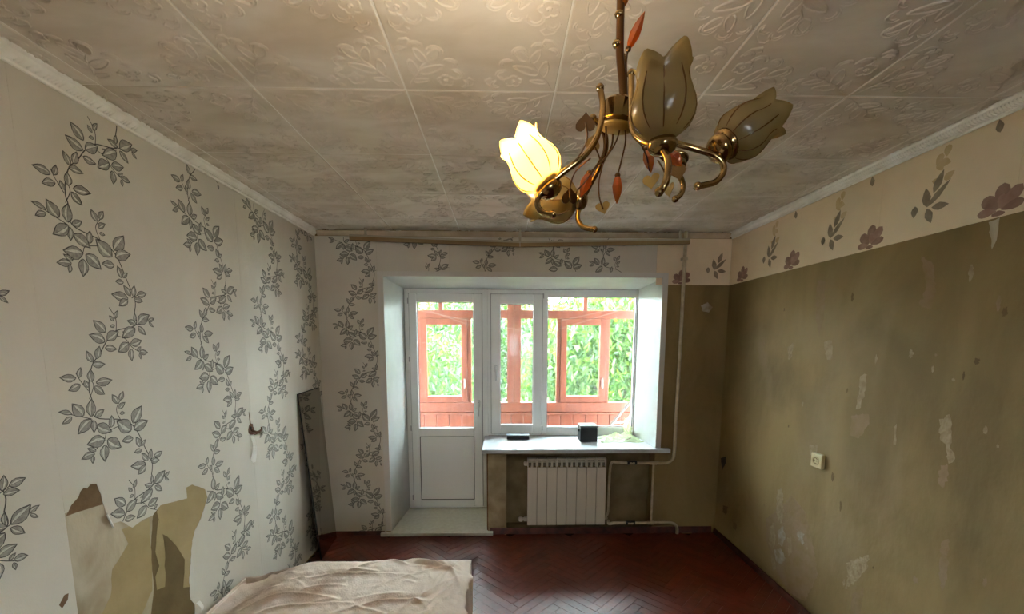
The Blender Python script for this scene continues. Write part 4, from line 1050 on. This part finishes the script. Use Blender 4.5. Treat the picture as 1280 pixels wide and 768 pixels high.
for f_ in [(385, 724, 470, 718, .016, .016), (375, 738, 430, 733, .015, .014), (300, 745, 420, 750, .015, .018), (430, 715, 480, 700, .012, .014), (480, 698, 510, 706, .012, .018), (505, 697, 560, 712, .013, .026), (520, 702, 574, 716, .010, .012),
           (470, 735, 530, 715, .012, .010), (500, 768, 560, 726, .012, .013), (530, 766, 574, 728, .009, .010), (320, 765, 400, 758, .014, .012), (290, 735, 350, 728, .02, .014), (440, 752, 500, 742, .012, .008), (552, 700, 578, 740, .010, .012), (545, 740, 576, 700, .008, .008), (420, 768, 500, 752, .012, .009)]: fold(*f_)
for k in range(20):
    x_ = rs.uniform(BX0+0.25, BX1-0.2); y_ = rs.uniform(1.6, 2.18); a_ = rs.normal(0.12, 0.45); L_ = rs.uniform(0.06, 0.26)
    folds.append((x_, y_, min(x_+L_*math.cos(a_), BX1-0.02), min(y_+L_*math.sin(a_), BY1-0.02), rs.uniform(.007, .012), rs.uniform(.003, .008)))
for k in range(12):
    x_ = rs.uniform(-0.45, BX1-0.05); y_ = rs.uniform(1.7, 2.2); a_ = rs.uniform(0.5, 2.4); L_ = rs.uniform(0.05, 0.14)
    folds.append((x_, y_, min(x_+L_*math.cos(a_), BX1-0.02), min(y_+L_*math.sin(a_), BY1-0.02), rs.uniform(.005, .009), rs.uniform(.003, .007)))
for k in range(40):
    x_ = rs.uniform(BX0+0.2, BX1-0.1); y_ = rs.uniform(BY0+0.1, 1.85); a_ = rs.normal(0.1, 0.35); L_ = rs.uniform(0.1, 0.4)
    folds.append((x_, y_, x_+L_*math.cos(a_), y_+L_*math.sin(a_), rs.uniform(.012, .02), rs.uniform(.006, .014)))
# rounded-box cross parameter: s in [0,1] walks side drop, top, side drop
drop = 0.24
def path(n, lo_, hi_, d0, d1):
    out = []
    tot = d0+(hi_-lo_)+d1
    for i in range(n+1):
        s_ = tot*i/n
        out.append(s_)
    return out, tot
Vb = np.zeros((nx+1, ny+1, 3))
rc = 0.055
def prof1(s_, lo_, hi_, d0, d1):
    """returns position along the axis and drop below the top, with rounded shoulders"""
    if s_ < d0: return lo_, d0-s_
    if s_ > d0+(hi_-lo_): return hi_, s_-d0-(hi_-lo_)
    return lo_+s_-d0, 0.0
sxs = np.linspace(0, 0.14+(BX1-BX0)+drop, nx+1); sys_ = np.concatenate([np.linspace(0, drop+1.65, 71)[:-1], np.linspace(drop+1.65, drop+(BY1-BY0)+drop, ny+1-70)])
for i in range(nx+1):
    x_, dx_ = prof1(sxs[i], BX0, BX1, 0.14, drop)
    for j in range(ny+1):
        y_, dy_ = prof1(sys_[j], BY0, BY1, drop, drop)
        Vb[i, j] = (x_, y_, -max(dx_, dy_))
X_, Y_, D_ = Vb[..., 0].copy(), Vb[..., 1].copy(), Vb[..., 2].copy()
# rounded shoulders
ex = np.minimum(np.minimum(BX1-X_, Y_*0+9), BY1-Y_); exl = X_-BX0
top = D_ > -1e-6
sm = lambda t: np.clip(t, 0, 1)**2*(3-2*np.clip(t, 0, 1))
Zb = BZ+D_
Zb = np.where(top, Zb-0.03*(1-np.clip(ex/0.06, 0, 1))**2.2, Zb-0.03)
Zb -= np.where(top, 0.13*(1-sm((X_-BX0)/0.42)), 0.13*(1-sm((X_-BX0)/0.42))*0.6)
Zb += np.where(top, 0.012*np.sin(X_*3.1+0.5)*np.cos(Y_*2.3), 0)
for (xa, ya, xb_, yb_, w, h) in folds:
    dxx, dyy = xb_-xa, yb_-ya; L2 = dxx*dxx+dyy*dyy+1e-9
    t = ((X_-xa)*dxx+(Y_-ya)*dyy)/L2; tc = np.clip(t, 0, 1)
    bow = 0.05*math.sqrt(L2)*np.sin(np.pi*tc)
    px_, py_ = xa+dxx*tc-dyy/math.sqrt(L2)*bow, ya+dyy*tc+dxx/math.sqrt(L2)*bow
    r2 = (X_-px_)**2+(Y_-py_)**2
    env = np.sqrt(np.clip(np.sin(np.pi*np.clip(tc*0.94+0.03, 0, 1)), 0, 1))
    Zb += np.where(top, 1.15*h*env*np.exp(-np.sqrt(r2+1e-5)/(0.85*w)), 0)
    Zb -= np.where(top, 0.55*h*env*np.exp(-(((X_-px_)**2+(Y_-py_-1.9*w)**2))/(2*w*w)), 0)
# side waves
side = ~top
Xo = X_+np.where(side & (X_ > BX1-1e-6), 0.012*np.sin(Y_*22)+0.008*np.sin(Y_*61+D_*9), 0)
Yo = Y_+np.where(side & (Y_ > BY1-1e-6), 0.010*np.sin(X_*24)+0.006*np.sin(X_*57), 0)
Xo = np.where(side & (X_ < BX0+1e-6), np.maximum(Xo, BX0), Xo)
Zb += np.where(top, 0.0005*np.sin(X_*95+Y_*40+3*np.sin(Y_*21))+0.0004*np.sin(Y_*120-X_*50+2*np.sin(X_*30)), 0)
b = MB(); b.v = [(float(Xo[i, j]), float(Yo[i, j]), float(Zb[i, j])) for i in range(nx+1) for j in range(ny+1)]
w_ = ny+1
b.f = [(i*w_+j, (i+1)*w_+j, (i+1)*w_+j+1, i*w_+j+1) for i in range(nx) for j in range(ny)]; b.m = [0]*len(b.f)
cv = b.build('bed_cover', 'blanket', smooth=True); local(cv, bed)
sd = cv.modifiers.new('thickness', 'SOLIDIFY'); sd.thickness = 0.004; sd.offset = -1

# ---- things on the sill
ZS = 0.7505
cu = empty('small_box', (0.765, 3.78, ZS)); tag(cu, 'black cube-shaped box with a grey lid on the window sill', 'box')
b = MB(); b.box(0.690, 0.842, 3.702, 3.850, ZS, ZS+0.128); o = b.build('body', 'blackbox', bevel=0.006); local(o, cu)
o = MB().box(0.686, 0.846, 3.698, 3.854, ZS+0.130, ZS+0.147).build('lid', 'greytop', bevel=0.005); local(o, cu)
o = MB().lathe((0.676, 3.76, ZS+0.10), (1, 0, 0), [(0, 0.014), (0.014, 0.016)], 10).build('knob', 'black'); local(o, cu)
pb = empty('flat_black_case', (0.137, 3.84, ZS)); tag(pb, 'flat black case lying on the sill below the narrow sash', 'case')
o = MB().box(0.036, 0.240, 3.80, 3.885, ZS, ZS+0.034).build('body', 'black', bevel=0.008); local(o, pb)
o = MB().box(0.034, 0.242, 3.798, 3.887, ZS+0.035, ZS+0.042).build('lid', 'greytop', bevel=0.003); local(o, pb)
tp = [on_z(u, v, ZS) for u, v in ((640, 562), (653, 556), (646, 563))]
b = MB()
for i in range(3): b.tube([tp[i]+Vector((0, 0, 0.003)), tp[(i+1) % 3]+Vector((0, 0, 0.003))], 0.0028, 5)
tag(b.build('wire_triangle', 'metal'), 'small thin triangle of bent wire on the sill near the case', 'wire')
# thin plastic bag
rs = np.random.RandomState(4); n = 46
b = MB(); cx, cy_ = 1.065, 3.80
G = np.zeros((n, n, 3))
for i in range(n):
    for j in range(n):
        a, c_ = i/(n-1), j/(n-1); x_ = (a-0.5)*0.37; y_ = (c_-0.5)*0.26
        e = max(0, 1-max(abs(a-0.5), abs(c_-0.5))*2)
        z_ = 0.046*min(1, e*2.6)*(0.55+0.3*math.sin(a*9+c_*4)+0.22*math.sin(c_*15-a*11)+0.16*math.sin(a*31+c_*23)+0.10*math.sin(c_*47+a*19))
        G[i, j] = (cx+x_*(1+0.08*math.sin(c_*13)), cy_+y_*(1+0.10*math.sin(a*17)), ZS+0.002+max(0.0, z_))
b.v = [tuple(map(float, G[i, j])) for i in range(n) for j in range(n)]
b.f = [(i*n+j, (i+1)*n+j, (i+1)*n+j+1, i*n+j+1) for i in range(n-1) for j in range(n-1)]; b.m = [0]*len(b.f)
pbag = empty('plastic_bag', (cx, cy_, ZS)); tag(pbag, 'crumpled pale green plastic bag at the right end of the sill', 'bag')
o = b.build('bag_body', 'bag', smooth=False); local(o, pbag)
b = MB(); m_ = 14
for i in range(m_):
    for j in range(8):
        a, c_ = i/(m_-1), j/7
        b.v.append((1.12+0.10*a+0.01*math.sin(c_*9), 3.86+0.08*a+0.012*math.sin(a*20+c_*7), ZS+0.02+c_*(0.11+0.05*math.sin(a*4+0.6)+0.012*math.sin(a*26))))
b.f = [(i*8+j, (i+1)*8+j, (i+1)*8+j+1, i*8+j+1) for i in range(m_-1) for j in range(7)]; b.m = [0]*len(b.f)
o = b.build('bag_top', 'bag'); local(o, pbag)
p = on_z(786, 549, ZS+0.06)
o = MB().hexa([p+Vector(d) for d in ((-.022, -.01, -.004), (-.016, -.014, -.004), (.024, .006, .004), (.018, .010, .004), (-.022, -.01, 0), (-.016, -.014, 0), (.024, .006, .008), (.018, .010, .008))]).build('torn_label', 'brown'); local(o, pbag)

# ---- wall socket on the right wall
c_ = on_x(1025, 576, XR); so = empty('wall_socket', c_); tag(so, 'old ivory wall socket on the stained olive wall', 'socket')
y_, z_ = c_.y, c_.z
o = MB().box(XR-0.024, XR-0.001, y_-0.042, y_+0.042, z_-0.042, z_+0.042).build('plate', 'socket', bevel=0.005); local(o, so)
o = MB().lathe((XR-0.0245, y_, z_), (-1, 0, 0), [(0, 0.027), (0.004, 0.027), (0.004, 0.023), (0.0015, 0.022)], 20).build('face_ring', 'socket', smooth=False); local(o, so)
for d in (-0.0095, 0.0095):
    o = MB().lathe((XR-0.0262, y_+d, z_), (-1, 0, 0), [(0, 0.0035), (0.0008, 0.0035)], 8).build('pin_hole', 'hole'); local(o, so)
o = MB().tube([(XR-0.0275, y_-0.016*math.cos(a), z_+0.016*math.sin(a)) for a in np.linspace(0.6, 5.2, 10)], 0.0016, 5).build('ring_groove', 'bare_brown'); local(o, so)

# ---- hole with wires and a paper shred on the left wall
c_ = on_x(313, 537, XL); wh = empty('wire_outlet', c_); tag(wh, 'open wiring hole with a hanging white paper shred in the vine wallpaper', 'wire')
y_, z_ = c_.y, c_.z
rnd = random.Random(2)
pts = [(XL+0.0035, y_+0.026*math.cos(a)*rnd.uniform(.8, 1.15), z_+0.036*math.sin(a)*rnd.uniform(.85, 1.15)) for a in np.linspace(0, 6.28, 15)[:-1]]
o = MB().prism(pts, (0.002, 0, 0)).build('plaster_hole', 'clay'); local(o, wh)
o = MB().ball((XL+0.005, y_-0.002, z_+0.008), 0.010, 0, 10, (0.25, 0.8, 1.2)).build('dark_opening', 'hole', smooth=True); local(o, wh)
o = MB().tube([(XL+0.006, y_-0.004, z_), (XL+0.03, y_+0.01, z_-0.018), (XL+0.04, y_+0.04, z_-0.01), (XL+0.034, y_+0.05, z_+0.004)], [0.006, 0.007, 0.005, 0.003], 6, smooth=3).build('wire_end', 'clay', smooth=True); local(o, wh)
o = MB().tube([(XL+0.006, y_-0.002, z_-0.02), (XL+0.022, y_+0.006, z_-0.03), (XL+0.026, y_+0.03, z_-0.024)], 0.004, 6, smooth=3).build('wire_end', 'brown', smooth=True); local(o, wh)
o = MB().tube([(XL+0.0045, y_-0.004, z_+0.03), (XL+0.0045, y_-0.010, z_+0.105)], [0.003, 0.001], 5).build('crack_line', 'bare_brown'); local(o, wh)
b = MB(); N_ = 12
for k in range(N_):
    t = k/(N_-1); zz = z_-0.035-0.165*t; wd_ = 0.010+0.014*max(0, math.sin((t-0.35)*2.6)) if t > 0.35 else 0.009
    for w in (-1, 1): b.v.append((XL+0.008+0.010*math.sin(t*4)+0.004*w, y_-0.006+0.006*math.sin(t*3)+w*wd_, zz))
b.f = [(2*k, 2*k+1, 2*k+3, 2*k+2) for k in range(N_-1)]; b.m = [0]*len(b.f)
o = b.build('paper_shred', 'paperwhite'); local(o, wh)
sdm = o.modifiers.new('thickness', 'SOLIDIFY'); sdm.thickness = 0.0008

# ================================================================== CHANDELIER
HUB = on_y(774, 138, 0.86)
chn = empty('chandelier', HUB); tag(chn, 'gold branch chandelier with cream tulip glass shades, one of them lit', 'chandelier')
def ch(o, parent=None):
    if parent is None: return local(o, chn)
    o.parent = parent; o.matrix_parent_inverse = parent.matrix_parent_inverse.inverted() @ Matrix.Identity(4) if False else Matrix.Identity(4)
    return o
def K(l): return [on_y(u, v, d) for u, v, d in l]
stem = K([(776, 0, .862), (775, 40, .862), (775, 70, .862), (778, 100, .860), (780, 128, .858)])
topx, topy = stem[0].x+0.004, stem[0].y
stem_full = [Vector((topx, topy, ZC-0.02)), Vector((topx-0.004, topy, (ZC+stem[0].z)/2))]+stem
ch(MB().tube(stem_full, [0.006, 0.007, 0.0075, 0.0075, 0.0075, 0.0075, 0.008], 10, smooth=5).build('stem', 'gold_dark', smooth=True))
ch(MB().tube([p+Vector((0.013, 0.004, 0)) for p in K([(772, 66, .86), (774, 100, .86), (775, 128, .858)])], 0.0032, 8, smooth=4).build('side_stem', 'gold', smooth=True))
ch(MB().lathe((topx, topy, ZC-0.001), (0, 0, -1), [(0, 0.06), (0.008, 0.058), (0.02, 0.035), (0.03, 0.012)], 24).build('ceiling_rose', 'gold', smooth=True))
for u, v in ((774, 18), (771, 55)):
    p = on_y(u, v, .86); ch(MB().ball(p, 0.009, 0, 8, (1, 1, .8)).build('knuckle', 'gold', smooth=True))
# hub: a faceted gold drum
ax = Vector((0.12, -0.1, 1)).normalized()
ch(MB().lathe(HUB-ax*0.022, ax, [(0, 0.012), (0.0, 0.027), (0.004, 0.031), (0.034, 0.031), (0.038, 0.027), (0.038, 0.008)], 12).build('hub', 'gold'))
ch(MB().lathe(HUB-ax*0.036, ax, [(0, 0.012), (0.004, 0.030), (0.008, 0.034), (0.013, 0.020)], 18).build('hub_collar', 'shade', smooth=True))
arms = {
 'A': [(750, 110, .835), (753, 128, .83), (752, 150, .82), (744, 176, .815), (728, 197, .815), (706, 214, .82), (688, 229, .825), (675, 243, .83), (672, 257, .83), (679, 266, .828), (691, 268, .822)],
 'B': [(741, 148, .87), (750, 157, .88), (757, 172, .90), (756, 192, .93), (747, 214, .955), (735, 236, .975), (725, 258, .99), (722, 273, .99), (729, 284, .985), (743, 287, .975)],
 'C': [(789, 92, .83), (789, 115, .82), (789, 140, .79), (791, 162, .755), (801, 175, .73), (816, 181, .705), (829, 188, .69), (835, 202, .68), (834, 220, .675), (830, 233, .675), (824, 240, .68)],
 'D': [(792, 150, .84), (803, 160, .83), (825, 173, .815), (848, 180, .805), (872, 187, .80), (892, 194, .80), (903, 204, .80), (904, 216, .80), (895, 227, .797), (883, 231, .79), (872, 233, .785)],
 'E': [(784, 152, .89), (798, 170, .905), (818, 188, .925), (836, 203, .94), (848, 217, .945), (854, 232, .945), (851, 243, .94), (844, 249, .93)]}
for k_, l in arms.items():
    P = K(l); r_ = 0.0056
    b = MB().tube(P, [r_]*len(P), 10, smooth=5); b.ball(P[0], 0.0078, 0, 10); b.ball(P[-1], 0.0075, 0, 10)
    ch(b.build('arm', 'gold', smooth=True))
# tulip shades
NP = 5
def tulip(base, tip, Rm, L_, spin, seed):
    a = (tip-base).normalized(); u = a.cross(Vector((0, 1, 0)) if abs(a.y) < 0.8 else Vector((1, 0, 0))).normalized(); w = a.cross(u)
    prof = [(0, .26), (.04, .42), (.10, .62), (.18, .82), (.28, .95), (.40, 1.0), (.52, .97), (.64, .88), (.75, .80), (.85, .77), (.93, .79), (1.0, .86)]
    n = 60; b = MB(); rnd = random.Random(seed)
    hs = [rnd.uniform(.90, 1.06) for _ in range(NP)]
    fl = [rnd.uniform(-.04, .16) for _ in range(NP)]
    def pt(t, rr, th, off=0.0):
        c_ = (th*NP/(2*math.pi)) % 1.0; pi_ = int((th*NP/(2*math.pi)) % NP)
        tipf = 1-abs(2*c_-1)                  # 1 mid petal, 0 at the groove
        h_ = L_*(0.80+0.20*tipf**0.75*hs[pi_]+0.0)
        r = Rm*rr*(1+0.035*(tipf-0.5)*min(1, t*4))
        if t > 0.8: r *= 1+fl[pi_]*((t-0.8)/0.2)**2*tipf
        r += off
        return base+a*(h_*t)+(u*math.cos(th)+w*math.sin(th))*r
    for (t, rr) in prof:
        for k in range(n): b.v.append(tuple(pt(t, rr, spin+2*math.pi*k/n)))
    for i in range(len(prof)-1):
        for k in range(n): b.f.append((i*n+k, i*n+(k+1) % n, (i+1)*n+(k+1) % n, (i+1)*n+k)); b.m.append(0)
    o = b.build('glass_shade', 'shade', smooth=True); ch(o)
    s_ = o.modifiers.new('thickness', 'SOLIDIFY'); s_.thickness = 0.0016; s_.offset = 0
    for k in range(NP*2):
        th = spin*0+2*math.pi*k/(NP*2)
        tt = [q_ for q_ in prof if 0.10 <= q_[0] <= (0.97 if k % 2 == 0 else 0.8)]
        P = [pt(t, rr, th, 0.0008) for t, rr in tt]
        v = MB().tube(P, [0.0006]+[0.0012]*(len(P)-2)+[0.0006], 5, smooth=3).build('glass_vein', 'shade_line', smooth=True)
        v.parent = o
        v.matrix_parent_inverse = o.matrix_parent_inverse.inverted() if False else Matrix.Identity(4)
    return o, a
def cup(base, a, r=0.02):
    o = MB().lathe(base-a*0.022, a, [(0, r*0.3), (0.002, r*0.62), (0.006, r*0.92), (0.012, r*1.1), (0.018, r*1.14), (0.023, r*1.02), (0.025, r*0.94), (0.028, r*1.18), (0.032, r*1.24), (0.033, r*0.9)], 20).build('lamp_cup', 'gold', smooth=True); ch(o)
def mk(bu, tu, Rm, L_, spin, seed, cr=0.02):
    base, tip = on_y(*bu), on_y(*tu); o, a = tulip(base, tip, Rm, L_, spin, seed); cup(base, a, cr); return base, a
lit_b, lit_a = mk((686, 233, .835), (636, 160, .85), 0.0475, 0.112, 0.3, 3)
mk((722, 250, .99), (660, 251, 1.03), 0.050, 0.115, 0.9, 5)
mk((828, 176, .70), (829, 50, .69), 0.0485, 0.116, 1.0, 8)
mk((902, 184, .81), (982, 130, .83), 0.0455, 0.122, 0.5, 12, 0.023)
cup(on_y(846, 203, .945), Vector((0.3, 0.3, 1)).normalized(), 0.018)
# lit bulb
bp = lit_b+lit_a*0.062
eb = bpy.data.materials.new('lit_bulb'); eb.use_nodes = True
pb_ = eb.node_tree.nodes['Principled BSDF']; pb_.inputs['Base Color'].default_value = (1, .9, .7, 1)
pb_.inputs['Emission Color'].default_value = (1.0, 0.88, 0.66, 1); pb_.inputs['Emission Strength'].default_value = 40
M['lit'] = eb
o = MB().lathe(lit_b+lit_a*0.012, lit_a, [(0, 0.010), (0.02, 0.012), (0.03, 0.02), (0.05, 0.026), (0.07, 0.022), (0.082, 0.008)], 16).build('light_bulb', eb, smooth=True); ch(o)
ldt = bpy.data.lights.new('bulb_light', 'POINT'); ldt.energy = BULB_WATT; ldt.color = (1.0, 0.86, 0.66); ldt.shadow_soft_size = 0.03
lo = bpy.data.objects.new('bulb_light', ldt); col.objects.link(lo); lo.location = lit_b+lit_a*0.108
lo.parent = chn; lo.matrix_parent_inverse = Matrix.Translation(-HUB)
# leaves: hearts and amber drops on wires
def heart(cu, ang, size, face, material, wire):
    c_ = on_y(*cu); nrm = Vector(face).normalized()
    up = Vector((0, 0, 1)); up = (up-nrm*up.dot(nrm)).normalized(); sd_ = up.cross(nrm)
    ca, sa = math.cos(math.radians(ang)), math.sin(math.radians(ang))
    pts = []
    for k in range(22):
        t = 2*math.pi*k/22
        hx = 16*math.sin(t)**3/17; hy = (13*math.cos(t)-5*math.cos(2*t)-2*math.cos(3*t)-math.cos(4*t)+2.5)/17
        pts.append(c_+(sd_*(hx*ca-hy*sa)+up*(hx*sa+hy*ca))*size)
    o = MB().prism(pts, nrm*0.0012).build('heart_leaf', material); ch(o)
    if wire: ch(MB().tube(K(wire), 0.0016, 6, smooth=4).build('wire', 'gold_dark', smooth=True))
cf = (-0.2, -1, 0.1)
heart((732, 152, .80), 178, 0.0185, (-0.2, -1, -0.2), 'gold_dark', [(732, 153, .798), (734, 172, .80), (726, 192, .808), (714, 206, .815)])
heart((741, 177, .86), 175, 0.0165, (0.3, -1, -0.1), 'gold_pale', [(744, 184, .86), (749, 196, .87), (751, 206, .88)])
heart((754, 261, .90), 15, 0.0155, (-0.2, -1, 0.2), 'gold_pale', [(754, 262, .898), (749, 246, .90), (749, 225, .91), (754, 205, .92)])
heart((712, 244, .90), 185, 0.019, (0.3, -1, -0.3), 'gold_dark', [(712, 250, .896), (713, 232, .89), (720, 214, .86), (738, 198, .825)])
heart((814, 228, .80), 5, 0.0165, (-0.8, -1, 0.1), 'gold_pale', [(812, 214, .80), (808, 195, .79), (801, 180, .78), (795, 168, .79)])
heart((846, 216, .88), 12, 0.024, (0.1, -1, 0.4), 'gold', [(842, 205, .88), (834, 196, .88), (822, 188, .89)])
heart((837, 239, .90), 10, 0.016, (-1, -0.25, 0.1), 'gold_pale', [(835, 228, .90), (830, 214, .90), (822, 200, .90)])
def drop(p0, p1, r, wire):
    a_, b_ = on_y(*p0), on_y(*p1); d = b_-a_; L_ = d.length
    o = MB().lathe(a_, d, [(0, r*.25), (L_*.15, r*.7), (L_*.4, r), (L_*.65, r*.8), (L_*.88, r*.35), (L_, r*.04)], 8).build('amber_drop', 'amber', smooth=False); ch(o)
    o = MB().lathe(a_-d.normalized()*0.004, d, [(0, r*.3), (0.004, r*.6), (0.008, r*.5)], 8).build('drop_cap', 'gold_dark', smooth=True); ch(o)
    if wire: ch(MB().tube(K(wire), 0.0016, 6, smooth=4).build('wire', 'gold_dark', smooth=True))
drop((772, 219, .84), (771, 255, .84), 0.0095, [(780, 152, .86), (782, 175, .85), (777, 200, .84), (772, 219, .84)])
drop((737, 216, .85), (726, 246, .85), 0.011, [(776, 152, .86), (771, 175, .855), (757, 197, .85), (737, 216, .85)])
drop((808, 186, .80), (814, 216, .80), 0.010, [(793, 160, .83), (797, 176, .81), (808, 186, .80)])
drop((836, 190, .86), (852, 208, .85), 0.012, None)
drop((785, 62, .855), (806, 14, .85), 0.0095, [(784, 128, .857), (783, 95, .857), (783, 75, .857), (785, 62, .855)])
drop((777, 10, .862), (784, -22, .86), 0.010, None)
ch(MB().tube(K([(765, 150, .87), (766, 170, .88), (764, 184, .90), (756, 200, .92)]), 0.002, 6, smooth=4).build('wire', 'gold_dark', smooth=True))
ch(MB().tube(K([(757, 150, .855), (757, 180, .85), (750, 200, .84), (733, 225, .84), (722, 238, .85)]), 0.0018, 6, smooth=4).build('wire', 'gold_dark', smooth=True))
